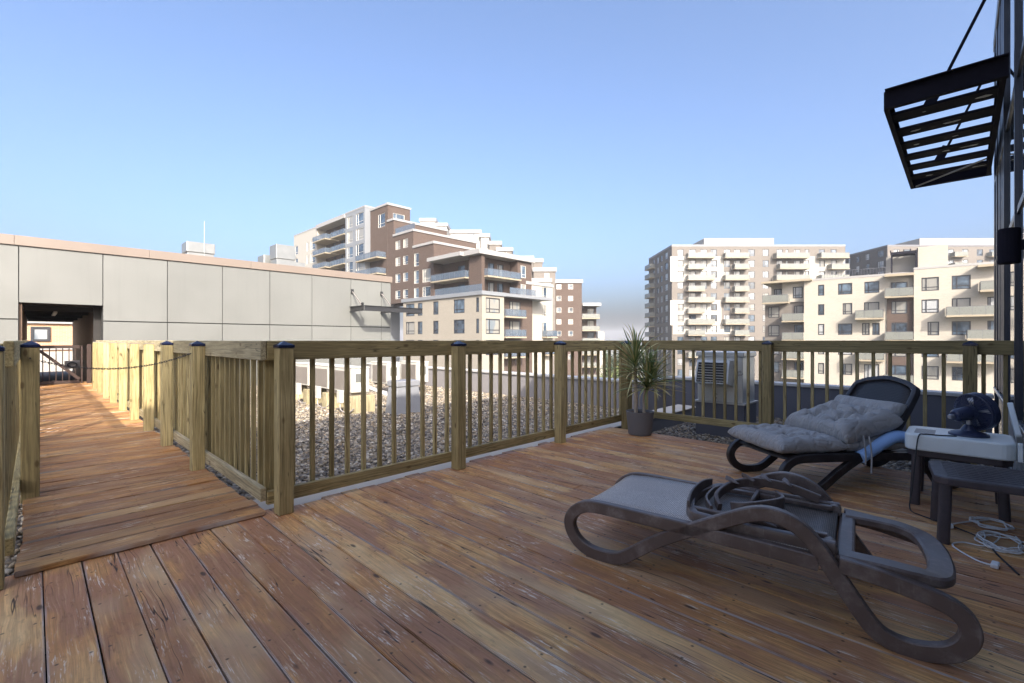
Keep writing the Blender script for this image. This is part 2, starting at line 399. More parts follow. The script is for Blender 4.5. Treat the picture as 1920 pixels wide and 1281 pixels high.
def lumber(name, p0, p1, wid, thk, mat, parent, bevel=.004, roll=0., origin=(0, 0, 0)):
    """a stick from p0 to p1 with its length along local Z; wid is measured along world vertical where it can be"""
    a, b = Vector(p0), Vector(p1); d = b - a; L = d.length; z = d.normalized()
    up = Vector((0, 0, 1)) if abs(z.z) < .9 else Vector((0, 1, 0))
    x = z.cross(up).normalized(); y = z.cross(x)
    mt = Matrix((x, y, z)).transposed().to_4x4(); mt.translation = (a + b) / 2 - Vector(origin)
    key = (round(wid, 3), round(thk, 3), round(L, 2), mat)
    me = _lum.get(key)
    if me is None:
        m = MB(); m.box((0, 0, 0), (thk, wid, L)); me = m.mesh(name)
        if bevel:                                           # chamfer the long edges once, in the mesh itself
            bm = bmesh.new(); bm.from_mesh(me)
            bmesh.ops.bevel(bm, geom=[e for e in bm.edges], offset=bevel, segments=1, affect='EDGES'); bm.to_mesh(me); bm.free()
        me.materials.append(M[mat]); _lum[key] = me
    o = link(name, me, None, parent); o.matrix_local = mt
    return o
_lum = {}

# ------------------------------------------------------------------ the photograph's rays, for far facades
class Frame:
    def __init__(s, phi=0.):
        s.phi = phi; a = AZ - phi
        s.F = (math.cos(a), math.sin(a)); s.R = (math.sin(a), -math.cos(a))
    def q(s, px):
        t = (px - 960) / FPX; return s.F[0] + t * s.R[0], s.F[1] + t * s.R[1]
    def ux(s, px, X): q = s.q(px); return q[1] * X / q[0]          # y' on the plane x' = X
    def uy(s, px, Y): q = s.q(px); return q[0] * Y / q[1]          # x' on the plane y' = Y
    def zx(s, px, py, X): return EYE + (638 - py) * X / s.q(px)[0] / FPX
    def zy(s, px, py, Y): return EYE + (638 - py) * Y / s.q(px)[1] / FPX

ROOF = -.24                                     # the gravel roof lies below the deck
FACADE = -.345                                  # glass wall beside the deck
# ------------------------------------------------------------------ street far below, our own building under the roof
m = MB(); m.add([(-700, -700, -21), (1500, -700, -21), (1500, 1500, -21), (-700, 1500, -21)], [(0, 1, 2, 3)])
tag(build('street_ground', m, 'street'), kind='structure')
m = MB(); m.b6(-14, 9.5, -12, 30, -21, ROOF - .06)
tag(build('building_below', m, 'bgrey'), 'grey roof block carrying the deck and gravel', 'building', kind='structure')
m = MB(); m.add([(-14, -12, ROOF - .03), (9.45, -12, ROOF - .03), (9.45, 30, ROOF - .03), (-14, 30, ROOF - .03)], [(0, 1, 2, 3)])
tag(build('roof_floor', m, 'roofing'), kind='structure')

# ------------------------------------------------------------------ gravel
def gravel():
    rng = np.random.default_rng(3)
    def ico(sub):
        bm = bmesh.new(); bmesh.ops.create_icosphere(bm, subdivisions=sub, radius=1)
        v = np.array([p.co[:] for p in bm.verts]); f = np.array([[p.index for p in t.verts] for t in bm.faces]); bm.free(); return v, f
    V0, F0, T0, base = [], [], [], 0
    cols = np.array([(.50, .41, .29), (.34, .28, .21), (.62, .53, .40), (.27, .235, .20), (.40, .35, .29), (.54, .42, .28), (.72, .65, .54), (.22, .195, .175)])
    def scatter(x0, x1, y0, y1, step, sub, size):
        nonlocal base
        v, f = ico(sub)
        gx, gy = np.meshgrid(np.arange(x0, x1, step), np.arange(y0, y1, step)); n = gx.size
        px = gx.ravel() + rng.uniform(-.6, .6, n) * step; py = gy.ravel() + rng.uniform(-.6, .6, n) * step
        pz = ROOF + rng.uniform(-.012, .016, n)
        a = rng.uniform(0, 6.283, n); sc = size * rng.uniform(.65, 1.35, n)
        sx, sy, sz = sc * rng.uniform(.8, 1.25, n), sc * rng.uniform(.65, 1.0, n), sc * rng.uniform(.4, .75, n)
        tl = rng.uniform(-.35, .35, n)
        d = 1 + rng.uniform(-.13, .13, (n, len(v)))
        X = v[None, :, 0] * d * sx[:, None]; Y = v[None, :, 1] * d * sy[:, None]; Z = v[None, :, 2] * d * sz[:, None]
        Z, X = Z * np.cos(tl)[:, None] - X * np.sin(tl)[:, None], Z * np.sin(tl)[:, None] + X * np.cos(tl)[:, None]
        ca, sa = np.cos(a)[:, None], np.sin(a)[:, None]
        V0.append(np.stack([X * ca - Y * sa + px[:, None], X * sa + Y * ca + py[:, None], Z + pz[:, None]], -1).reshape(-1, 3))
        F0.append((f[None] + (np.arange(n) * len(v))[:, None, None] + base).reshape(-1, 3)); base += n * len(v)
        t = cols[rng.integers(0, len(cols), n)] * rng.uniform(.42, .78, (n, 1)); T0.append(np.repeat(t, len(v), 0))
    scatter(1.14, 8.4, 3.80, 5.7, .033, 2, .0225)
    scatter(1.14, 8.4, 5.7, 15.45, .040, 1, .0275)
    scatter(5.55, 9.25, -.3, 3.4, .037, 1, .0255)
    scatter(-1.6, -.05, 3.44, 9, .045, 1, .03)
    v = np.concatenate(V0); f = np.concatenate(F0); t = np.concatenate(T0)
    me = bpy.data.meshes.new('gravel'); me.vertices.add(len(v)); me.vertices.foreach_set('co', v.ravel().astype(np.float32))
    me.loops.add(f.size); me.loops.foreach_set('vertex_index', f.ravel().astype(np.int32))
    me.polygons.add(len(f)); me.polygons.foreach_set('loop_start', np.arange(0, f.size, 3, dtype=np.int32))
    me.polygons.foreach_set('use_smooth', np.ones(len(f), dtype=bool)); me.update(calc_edges=True)
    at = me.color_attributes.new('tint', 'FLOAT_COLOR', 'POINT')
    at.data.foreach_set('color', np.concatenate([t, np.ones((len(t), 1))], 1).ravel().astype(np.float32))
    o = link('gravel', me, 'gravel'); tag(o, 'loose rounded grey and tan river gravel covering the roof', 'gravel', kind='stuff')
gravel()

# kerb under the railing, running on past the deck
k = thing('roof_kerb', None, None, (0, 0, 0), kind='structure')
m = MB(); m.b6(1.09, 8.38, 3.47, 3.80, ROOF - .02, -.045); build('kerb_side', m, 'kerbside', k)
m = MB(); m.b6(1.08, 8.39, 3.44, 3.82, -.043, -.03); build('kerb_cap', m, 'kerb', k)

# ------------------------------------------------------------------ decks
def board_mesh(w, L, t=.028):
    m = MB(); m.box((0, 0, -t / 2), (w, L, t)); me = m.mesh('board')
    bm = bmesh.new(); bm.from_mesh(me); bmesh.ops.bevel(bm, geom=list(bm.edges), offset=.0035, segments=2, affect='EDGES'); bm.to_mesh(me); bm.free()
    return me
deck = thing('deck', None, None, (0, 0, 0), kind='structure')
x = .029 - 11 * .146
rb = random.Random(5)
while x < 5.42:
    end = (3.36 if x < 1.05 else 3.42) + rb.uniform(-.035, .035)
    if x < 1.05: end = 3.40
    y0 = FACADE + .01
    segs = [(y0, end)]
    if rb.random() < .02:
        j = rb.choice([.6, 1.15, 1.7, 2.2]); segs = [(y0, j - .002), (j + .002, end)]
    for a, b in segs:
        me = board_mesh(.139 + rb.uniform(-.002, .0025), b - a)
        o = link('board', me, 'deck', deck, (x + .073 + rb.uniform(-.0012, .0012), (a + b) / 2, rb.uniform(-.0025, .001)), (0, R_(rb.uniform(-.5, .5)), R_(rb.uniform(-.03, .03))))
    x += .146
m = MB()
for yy in (0.1, .9, 1.7, 2.5, 3.2): m.b6(-1.55, 5.40, yy - .02, yy + .02, ROOF - .02, -.032)
build('joist', m, 'dark', deck)
m = MB(); m.b6(5.40, 5.428, FACADE + .02, 3.40, ROOF, -.034); build('rim_board', m, 'walk', deck)

walk = thing('walkway', None, None, (0, 0, 0), kind='structure')
y = 3.335
while y < 17.3:
    w = .139 + rb.uniform(-.002, .002); L = (1.15 if y < 3.6 else 1.11) + rb.uniform(-.012, .012)
    me = board_mesh(w, L)
    link('board', me, 'walk', walk, (.505 + rb.uniform(-.006, .006), y + .07, .034 + rb.uniform(-.003, .003)), (R_(rb.uniform(-.7, .7)), 0, R_(90 + rb.uniform(-.12, .12))))
    y += .1455
m = MB()
for xx in (-.02, .5, 1.02): m.b6(xx - .02, xx + .02, 3.42, 17.3, ROOF - .02, .004)
build('joist', m, 'dark', walk)

# ------------------------------------------------------------------ railings
def cap_mesh(w=.104):
    m = MB(); h = w / 2
    m.add([(-h, -h, 0), (h, -h, 0), (h, h, 0), (-h, h, 0), (-h, -h, .018), (h, -h, .018), (h, h, .018), (-h, h, .018), (0, 0, .046)],
          [(3, 2, 1, 0), (0, 1, 5, 4), (1, 2, 6, 5), (2, 3, 7, 6), (3, 0, 4, 7), (4, 5, 8), (5, 6, 8), (6, 7, 8), (7, 4, 8)])
    me = m.mesh('post_cap'); me.materials.append(M['cap']); return me
CAP = cap_mesh()
m = MB(); m.box((0, 0, .004), (.10, .10, .008), Matrix.Rotation(R_(4), 3, 'X')); CAPG = m.mesh('post_cap'); CAPG.materials.append(M['capgrey'])
def post(par, x, y, z0=0., z1=1.118, cap='blue', w=.098):
    o = lumber('post', (x, y, z0), (x, y, z1), w, w, 'rail', par, .005)
    if cap:
        c = bpy.data.objects.new('post_cap', CAP if cap == 'blue' else CAPG); C.objects.link(c); c.parent = o; c.location = (0, 0, (z1 - z0) / 2 + .0005)
    return o
def railing(name, label, axis, fixed, side, a0, a1, posts, z0=0., pitch=.134, top=True, wood='rail', botwood=None, cap=lambda p: 'blue', zp=0., pr=(None, None)):
    """axis 'x' or 'y': direction of the run; fixed: post centre line; side: +1/-1 where the rails sit"""
    t = thing(name, label, 'railing')
    P = (lambda u, off, z: (u, fixed + off, z)) if axis == 'x' else (lambda u, off, z: (fixed + off, u, z))
    for p in posts: post(t, *P(p, 0, 0)[:2], z0=ROOF if axis == 'x' and p > 5.4 else zp, cap=cap(p))
    off = side * .0685
    cuts = [a0] + [c for c in posts if a0 + 1.0 < c < a1 - 1.0][1::2] + [a1]
    for i in range(len(cuts) - 1):
        lumber('top_rail', P(cuts[i] + .001, off, 1.10), P(cuts[i + 1] - .001, off, 1.10), .132, .038, wood, t, .004)
        lumber('bottom_rail', P(cuts[i] + .001, off, .105 + z0), P(cuts[i + 1] - .001, off, .105 + z0), .089, .038, botwood or wood, t, .004)
    n = int((a1 - a0 - .1) / pitch); st = (a1 - a0 - .1) / n
    for i in range(n + 1):
        u = a0 + .05 + i * st + rb.uniform(-.008, .008); o2 = side * (.0685 + .019 + .0155 + .0005)
        lumber('baluster', P(u, o2, .075 + z0), P(u + rb.uniform(-.004, .004), o2, 1.15), .031, .031, 'rail', t, .003)
    return t
railing('railing', 'wooden baluster railing between the deck and the gravel, running to the potted plant', 'x', 3.302, 1, 1.09, 6.13, [1.18, 2.70, 4.19, 5.64])
railing('railing', 'wooden baluster railing behind the cushioned lounger, ending at the glass wall', 'y', 6.105, 1, FACADE + .01, 3.35, [-.05, 1.67], zp=ROOF)
railing('railing', 'long wooden railing along the walkway on the air conditioner side, half in sun', 'y', 1.00, 1, 3.353, 15.2,
        [4.83, 6.18, 7.32, 8.52, 9.76, 11.05, 12.2, 13.4, 14.6], z0=.03, botwood='railgrey', wood='railgrey', cap=lambda p: 'blue' if p < 7 else 'grey')
railing('railing', 'wooden railing on the outer side of the walkway, opposite the gravel', 'y', -.02, -1, 3.42, 15.2,
        [4.87, 6.2, 7.4, 8.6, 9.85, 11.1, 12.3, 13.5, 14.7], z0=.03, cap=lambda p: 'blue' if p < 7 else 'grey')
t = thing('deck_post', 'square wooden post with blue cap at the corner where deck meets walkway', 'post', (-.148, 3.27, 0)); post(t, 0, 0)
# loose diagonal brace leaning in the walkway railing
o = lumber('timber_brace', (1.128, 6.32, .12), (1.128, 7.02, .95), .06, .02, 'rail', None); tag(o, 'short timber leaning diagonally behind the walkway railing balusters', 'timber')

# ------------------------------------------------------------------ grey panelled rooftop building with the passage
WY = 15.5; FR = Frame(0)
lb = thing('rooftop_building', 'long grey panelled rooftop building with a walkway passage cut through it', 'building', (4.5, WY, ROOF))
def rel(o): o.location = Vector(o.location) - Vector((4.5, WY, ROOF)); return o
XE = FR.uy(732, WY); XR = FR.uy(193, WY); XL = FR.uy(35, WY); ZT = 3.34; ZO = 2.04; ZJ = 1.655; LEN = 12.
m = MB()
m.b6(XR, XE, WY + .03, WY + LEN, ROOF, ZT); m.b6(-13, XL, WY + .03, WY + LEN, ROOF, ZT); m.b6(XL, XR, WY + .03, WY + LEN, ZO + .01, ZT)
rel(build('wall', m, 'joint', lb))
edges = [-13, -10.2, -7.6, -5, -2.4, XL, XR] + [FR.uy(p, WY) for p in (314, 417, 506, 585, 658, 715, 732)]
for a, b in zip(edges[:-1], edges[1:]):
    rows = [(ZO, ZT)] if a == XL else [(ROOF, ZJ - .008), (ZJ + .008, ZT)]
    for z0, z1 in rows:
        m = MB(); m.b6(a + .008, b - .008 if b < XE else b, WY, WY + .026, z0, z1 - .012); rel(build('panel', m, 'panel', lb, bevel=.002, seg=1))
for z0, z1 in ((ROOF, ZJ - .008), (ZJ + .008, ZT - .012)):
    for yy in (0, 4, 8):
        m = MB(); m.b6(XE + .002, XE + .028, WY + .03 + yy, WY + yy + 3.98, z0, z1); rel(build('panel', m, 'panel', lb))
fe = [-13, -6, FR.uy(27, WY), FR.uy(280, WY), FR.uy(470, WY), XE + .06]
for a, b in zip(fe[:-1], fe[1:]):
    m = MB(); m.b6(a + .002, b - .002, WY - .045, WY + .4, ZT, ZT + .225); rel(build('fascia', m, 'fascia', lb, bevel=.006))
m = MB(); m.b6(-13, XE + .05, WY + .402, WY + LEN, ZT + .001, ZT + .16); rel(build('roof', m, 'roofing', lb))
# passage lining: ribbed cladding on the air conditioner side, dark column, soffit ribs
m = MB()
yy = WY + .75
while yy < WY + LEN: m.b6(XR - .05, XR - .001, yy, yy + .13, ROOF, ZO - .03); yy += .17
rel(build('cladding', m, 'ribbed', lb))
m = MB(); m.b6(XR - .14, XR - .002, WY + .52, WY + .68, ROOF, ZO); rel(build('column', m, 'dark', lb))
m = MB(); m.b6(XL + .002, XL + .05, WY + .1, WY + LEN, ROOF, ZO - .03); rel(build('cladding', m, 'ribbed', lb))
for yy in (1.2, 3.5, 6, 8.5, 11): m = MB(); m.b6(XL + .06, XR - .06, WY + yy, WY + yy + .12, ZO - .12, ZO); rel(build('soffit_beam', m, 'dark', lb))
m = MB(); m.b6(.35, .42, WY + 1.4, WY + 3.4, ZO - .17, ZO - .125); rel(build('strip_light', m, 'whitem', lb))
# steel shelf canopy on the panelled wall
cn = thing('wall_canopy', 'small grey steel canopy hung by two rods on the panelled wall', 'canopy', (FR.uy(680, WY), WY, 2.0))
cx0 = FR.uy(657, WY); cx1 = cx0 + 2.35; cz = FR.zy(657, 580, WY); pj = .95
def crel(o): o.location = Vector(o.location) - Vector(cn.location); return o
def ichan(m, p0, p1, h, w):
    p0, p1 = Vector(p0), Vector(p1); d = (p1 - p0); ang = math.atan2(d.y, d.x); L = d.length; R3 = Matrix.Rotation(ang, 3, 'Z'); c = (p0 + p1) / 2
    m.box(c, (L, .014, h), R3); m.box(c + Vector((0, 0, h / 2)), (L, w, .014), R3); m.box(c - Vector((0, 0, h / 2)), (L, w, .014), R3)
for p0, p1 in (((cx0, WY, cz), (cx0, WY - pj, cz)), ((cx0 + .01, WY - pj - .03, cz), (cx1, WY - pj - .03, cz)), ((cx0 + 1.2, WY, cz), (cx0 + 1.2, WY - pj, cz)), ((cx1, WY, cz), (cx1, WY - pj, cz))):
    m = MB(); ichan(m, p0, p1, .17, .08); crel(build('beam', m, 'grille', cn))
for px in (660, 715):
    xx = FR.uy(px, WY); m = MB(); m.tube([(xx, WY - .03, cz + .62), (xx + .02, WY - pj * .75, cz + .09)], .022); crel(build('tie_rod', m, 'capgrey', cn))
    m = MB(); m.box((xx, WY - .02, cz + .63), (.09, .05, .16)); crel(build('bracket', m, 'grille', cn)); m = MB(); m.box((xx + .02, WY - pj * .75, cz + .13), (.04, .12, .14)); crel(build('bracket', m, 'grille', cn))
# roof vents on that building
def roof_vent(label, px, Y, pytop, w, hood):
    X = FR.uy(px, Y); zt = FR.zy(px, pytop, Y); z0 = ZT + .16; t = thing('roof_vent', label, 'vent', (X, Y, z0), 0, 'vents on the grey roof')
    h = zt - z0; m = MB(); m.b6(-w / 2, w / 2, -.35, .35, 0, h * .62); build('body', m, 'galv', t, bevel=.01)
    m = MB(); m.b6(-w / 2 - .03, w / 2 + .03, -.38, .38, h * .62 + .002, h); build('lid', m, 'galv', t, bevel=.02)
    if hood:
        m = MB(); m.add([(w / 2 + .002, -.3, .3), (w / 2 + .002, .3, .3), (w / 2 + .002, .3, h * .58), (w / 2 + .002, -.3, h * .58), (w / 2 + .38, -.3, .42), (w / 2 + .38, .3, .42), (w / 2 + .45, .3, h * .58), (w / 2 + .45, -.3, h * .58)],
                        [(3, 2, 1, 0), (4, 5, 6, 7), (0, 1, 5, 4), (1, 2, 6, 5), (2, 3, 7, 6), (3, 0, 4, 7)]); build('hood', m, 'galv', t)
        m = MB(); m.add([(w / 2 + .39, -.24, .5), (w / 2 + .39, .24, .5), (w / 2 + .455, .24, h * .54), (w / 2 + .455, -.24, h * .54)], [(0, 1, 2, 3)]); build('louvre', m, 'grille', t)
roof_vent('low silver vent box beside the thin aerial on the grey roof', 372, 18.5, 458, .75, False)
roof_vent('tall silver exhaust unit with a side hood on the grey roof', 530, 20, 462, .7, True)
roof_vent('small pale vent beside the hooded exhaust on the grey roof', 502, 21, 481, .5, False)
m = MB(); ax = FR.uy(383, 18); m.tube([(ax, 18, ZT + .1), (ax, 18, FR.zy(383, 415, 18))], .006, 6); tag(build('aerial', m, 'capwhite'), 'thin white aerial mast standing on the grey roof', 'aerial')
# the gate inside the passage
gt = thing('gate', 'shade-darkened wooden gate with a diagonal brace inside the passage', 'gate', (.45, 16.6, .05))
gy = 0
for a, b, w_, n_ in (((-.42, gy, .0), (-.42, gy, .98), .07, 'frame_stile'), ((.42, gy, 0), (.42, gy, .98), .07, 'frame_stile'), ((-.38, gy, .04), (.38, gy, .04), .08, 'frame_rail'), ((-.38, gy, .95), (.38, gy, .95), .08, 'frame_rail'), ((-.36, gy - .04, .86), (.38, gy - .04, .10), .07, 'brace')):
    lumber(n_, a, b, w_, .035, 'gate', gt)
for i in range(6): lumber('baluster', (-.30 + i * .12, gy + .03, .06), (-.30 + i * .12, gy + .03, .93), .03, .02, 'gate', gt)
lumber('post', (.56, gy, -.05), (.56, gy, 1.02), .09, .09, 'gate', gt)
lumber('post', (-.56, gy, -.05), (-.56, gy, 1.02), .09, .09, 'gate', gt)

# ------------------------------------------------------------------ parapets round the gravel roof
def parapet(label, pts, zt, mat):
    t = thing('parapet_wall', label, 'wall', (pts[0][0], pts[0][1], ROOF), 0, None)
    o0 = Vector(t.location)
    for (a, b) in zip(pts[:-1], pts[1:]):
        a, b = Vector((*a, 0)), Vector((*b, 0)); d = b - a; L = d.length; n = max(1, round(L / 1.9)); ang = math.atan2(d.y, d.x)
        for i in range(n):
            c = a + d * ((i + .5) / n); m = MB(); m.box((0, 0, 0), (L / n - .006, .24, zt - ROOF)); build('cladding_sheet', m, mat, t, loc=Vector((c.x, c.y, (zt + ROOF) / 2)) - o0, rot=(0, 0, ang), bevel=.003, seg=1)
        c = (a + b) / 2; m = MB(); m.box((0, 0, 0), (L + .02, .32, .05)); build('coping', m, 'capwhite', t, loc=Vector((c.x, c.y, zt + .026)) - o0, rot=(0, 0, ang), bevel=.008)
parapet('pale grey parapet wall behind the gravel, lit by the sun at its far end', [(8.54, 4.75), (8.54, 15.47)], .30, 'parapet')
parapet('dark slate parapet wall behind the cushioned lounger and railing', [(9.36, -.3), (9.36, 4.48)], .36, 'navy')
parapet('short dark parapet return joining the two roof parapets', [(9.23, 4.62), (8.43, 4.62)], .33, 'navy')

# ------------------------------------------------------------------ roof plant
def condenser(label, x, y, z, L=.86, D=.36, H=.52, rz=0.):
    t = thing('condenser', label, 'air conditioner', (x, y, z), rz, 'condensers on the gravel roof')
    m = MB(); m.b6(0, D, 0, L, .06, H); build('casing', m, 'whitem', t, bevel=.012)
    m = MB(); m.b6(-.01, D + .01, -.01, L + .01, H + .002, H + .03); build('lid', m, 'whitem', t, bevel=.01)
    m = MB()
    for i in range(22): m.b6(-.012, -.001, .06 + i * (L - .12) / 22, .06 + i * (L - .12) / 22 + .014, .1, H - .05)
    build('fin_grille', m, 'capgrey', t)
    m = MB(); m.b6(.08, D - .08, -.008, -.001, .26, H - .1); build('service_panel', m, 'panel', t)
    for q in (.08, L - .13): m = MB(); m.b6(.02, D - .02, q, q + .05, 0, .058); build('foot', m, 'capgrey', t)
for i, (yy, lb2) in enumerate(((8.36, 'white condenser nearest the grey covered box, on timber sleepers'), (9.36, 'white condenser in the middle of the row of three'), (10.36, 'white condenser at the passage end of the row of three'))):
    condenser(lb2, 4.22, yy, .10)
    t = thing('disconnect_box', ['grey electrical disconnect box by the nearest condenser', 'grey electrical disconnect box by the middle condenser', 'grey electrical disconnect box by the last condenser'][i], 'electrical box', (4.05, yy + .12, -.02))
    m = MB(); m.b6(-.04, .04, -.07, .07, 0, .24); build('box', m, 'whitem', t, bevel=.008)
    m = MB(); m.tube(spline([(0, -.02, 0), (-.03, -.08, -.12), (.05, -.2, -.18), (.15, -.25, -.1)]), .012, 6); build('conduit', m, 'capgrey', t, True)
for i in range(4):
    m = MB(); m.b6(4.12, 4.68, 8.3 + i * .95, 8.3 + i * .95 + .2, ROOF - .01, .098); tag(build('sleeper', m, 'railgrey', bevel=.01), ['timber sleeper under the condenser end nearest the grey covered box', 'timber sleeper between the first and middle condensers', 'timber sleeper between the middle and last condensers', 'timber sleeper under the far end of the last condenser'][i], 'timber block', 'sleepers under the condensers')
m = MB()
for i in range(4): m.tube(spline([(4.62, 8.7 + .1 * i, .25 + .04 * i), (4.8, 8.3 + .05 * i, .12 + .02 * i), (4.95, 8.0, .02 + .03 * i), (5.05, 7.85, -.02)]), .016, 6)
tag(build('refrigerant_pipes', m, 'capwhite', smooth=True), 'bundle of pale pipes bending into the grey covered box', 'pipes')
t = thing('covered_box', 'grey sheet covered box on the gravel where the sunlight ends', 'box', (4.72, 7.6, ROOF))
m = MB(); m.add([(-.03, -.03, 0), (.56, -.03, 0), (.56, .36, 0), (-.03, .36, 0), (.02, .0, .52), (.5, .0, .52), (.5, .32, .52), (.02, .32, .52)], [(3, 2, 1, 0), (4, 5, 6, 7), (0, 1, 5, 4), (1, 2, 6, 5), (2, 3, 7, 6), (3, 0, 4, 7)]); build('skirt', m, 'tarp', t, bevel=.012)
m = MB(); m.b6(.0, .52, -.02, .34, .522, .64); build('lid', m, 'tarp', t, bevel=.02)
condenser('white condenser standing alone beyond the grey covered box', 6.2, 10.4, .0, .8, .36, .58)
condenser('white condenser beside the pale parapet, beyond the grey covered box', 6.95, 10.2, .0, .8, .36, .58)
# galvanised exhaust unit behind the railing
t = thing('exhaust_unit', 'galvanised roof exhaust unit with a louvred hood behind the railing', 'vent', (6.95, 2.22, ROOF))
m = MB(); m.b6(-.02, .54, -.02, .66, 0, .49); build('curb', m, 'navy', t, bevel=.006)
m = MB(); m.b6(-.04, .56, -.04, .68, .492, .515); build('flange', m, 'capwhite', t)
m = MB(); m.b6(0, .52, 0, .64, .517, 1.17); build('casing', m, 'galv_shade', t, bevel=.008)
m = MB(); m.b6(-.02, .54, -.02, .66, 1.172, 1.24); build('lid', m, 'galv_shade', t, bevel=.01)
m = MB(); m.add([(-.002, .12, .74), (-.002, .58, .74), (-.002, .58, 1.12), (-.002, .12, 1.12), (-.26, .12, .80), (-.26, .58, .80), (-.16, .58, 1.12), (-.16, .12, 1.12)], [(3, 2, 1, 0), (4, 5, 6, 7), (0, 1, 5, 4), (1, 2, 6, 5), (2, 3, 7, 6), (3, 0, 4, 7)]); build('hood', m, 'galv_shade', t)
m = MB()
for i in range(7): zz = .83 + i * .036; xx = -.262 + (.1) * (zz - .80) / .32; m.b6(xx - .008, xx + .002, .16, .54, zz, zz + .012)
for i in range(9): m.b6(-.268 + .0, -.255, .17 + i * .044, .176 + i * .044, .82, .84)
build('louvre', m, 'galv_shade', t)
m = MB(); m.add([(-.264, .15, .815), (-.264, .55, .815), (-.182, .55, 1.09), (-.182, .15, 1.09)], [(0, 1, 2, 3)]); build('opening', m, 'grille', t)
m = MB(); m.add([(.522, .1, .6), (.522, .54, .6), (.522, .54, 1.1), (.522, .1, 1.1), (.72, .1, .7), (.72, .54, .7), (.64, .54, 1.1), (.64, .1, 1.1)], [(0, 1, 2, 3), (7, 6, 5, 4), (4, 5, 1, 0), (5, 6, 2, 1), (6, 7, 3, 2), (7, 4, 0, 3)]); build('hood', m, 'galv_shade', t)

# ------------------------------------------------------------------ glass facade beside the deck, canopy, lamp
ZTOP = 5.6; XC = 9.9
fb = thing('glass_building', 'dark framed glass facade rising beside the deck', 'building', (4, FACADE, ROOF))
fo = Vector(fb.location)
def fadd(name, mb, mat, bevel=0, par=None): o = build(name, mb, mat, par or fb, bevel=bevel, loc=-fo); return o
m = MB(); m.b6(-5.4, XC - .04, -11, FACADE - .10, ROOF, ZTOP - .02); fadd('core', m, 'frame')
m = MB(); m.b6(-5.4, XC, FACADE - .098, FACADE - .03, ROOF, .44); fadd('base_panel', m, 'alu')
m = MB(); m.b6(-5.4, XC, FACADE - .098, FACADE + .02, .442, .485); fadd('sill', m, 'alu', .006)
m = MB(); m.b6(-5.4, XC + .03, FACADE - .4, FACADE + .02, ZTOP - .16, ZTOP); fadd('roof_fascia', m, 'frame', .01)
cols = [-5.4, -3.5, -1.6, .3, 2.2, 4.1, 5.9, 7.35, 8.6, XC - .05]
trans = [.487, 2.28, 3.45, ZTOP - .162]
for i in range(len(cols) - 1):
    a, b = cols[i], cols[i + 1]
    m = MB(); m.b6(a - .035, a + .035, FACADE - .06, FACADE + (.006 if a > 7.5 else .025), .487, ZTOP - .162); fadd('mullion', m, 'frame', .004)
    for z0, z1 in zip(trans[:-1], trans[1:]):
        m = MB(); m.b6(a + .031, b - .031, FACADE - .05, FACADE, z0 + .03, z1 - .03); fadd('pane', m, 'fglass') if b < 7.5 else fadd('spandrel', m, 'spandrel')
    for z in trans[1:-1]:
        m = MB(); m.b6(a + .031, b - .031, FACADE - .06, FACADE + .012, z - .029, z + .029); fadd('transom', m, 'frame')
m = MB(); m.b6(XC - .16, XC + .02, FACADE - .1, FACADE + .012, ROOF, ZTOP - .162); fadd('corner_mullion', m, 'frame', .006)
m = MB(); m.b6(XC - .75, XC - .6, FACADE - .06, FACADE + .012, .487, ZTOP - .162); fadd('mullion', m, 'frame', .006)

can = thing('steel_canopy', 'black steel louvred canopy with tie rods on the glass facade', 'canopy', (8.2, FACADE, 3.7))
co = Vector(can.location)
CX0, CX1, CY0, CY1, CZ = 6.43, 10.05, FACADE + .03, .60, 3.76
def cadd(name, mb, mat, bevel=0): return build(name, mb, mat, can, bevel=bevel, loc=-co)
def channel(p0, p1, h, w, sgn):
    p0, p1 = Vector(p0), Vector(p1); d = p1 - p0; ang = math.atan2(d.y, d.x); R3 = Matrix.Rotation(ang, 3, 'Z'); L = d.length; c = (p0 + p1) / 2; nrm = R3 @ Vector((0, 1, 0)) * sgn
    m = MB(); m.box(c, (L, .012, h), R3); m.box(c + nrm * (w / 2) + Vector((0, 0, h / 2)), (L, w, .012), R3); m.box(c + nrm * (w / 2) - Vector((0, 0, h / 2)), (L, w, .012), R3); return m
cadd('beam', channel((CX0, CY0, CZ), (CX0, CY1, CZ), .20, .07, 1), 'steel')
cadd('beam', channel((CX1, CY0, CZ), (CX1, CY1, CZ), .20, .07, 1), 'steel')
cadd('beam', channel((CX0, CY1 + .008, CZ), (CX1, CY1 + .008, CZ), .20, .04, -1), 'steel')
cadd('beam', channel((CX0, CY0 + .02, CZ), (CX1, CY0 + .02, CZ), .20, .04, 1), 'steel')
for i in range(6):
    xx = CX0 + .50 + i * .545; m = MB(); m.box((xx, (CY0 + CY1) / 2, CZ - .02), (.33, CY1 - CY0 - .02, .03), Matrix.Rotation(R_(-4), 3, 'Y')); cadd('louvre', m, 'steel', .004)
for xx in (CX0 + .55, CX1 - .7):
    m = MB(); m.box((xx, .22, CZ + .15), (.02, .10, .26), Matrix.Rotation(R_(25), 3, 'X')); cadd('lug', m, 'steel')
    m = MB(); m.tube([(xx, .20, CZ + .16), (xx, FACADE - .02, CZ + 1.45)], .016); cadd('tie_rod', m, 'steel')
m = MB(); m.tube([(CX1 - .95, CY0 + .08, CZ - .1), (CX1 - .1, CY1 - .06, CZ - .10)], .012); cadd('brace_rod', m, 'rust')
rp = random.Random(2)
m = MB()
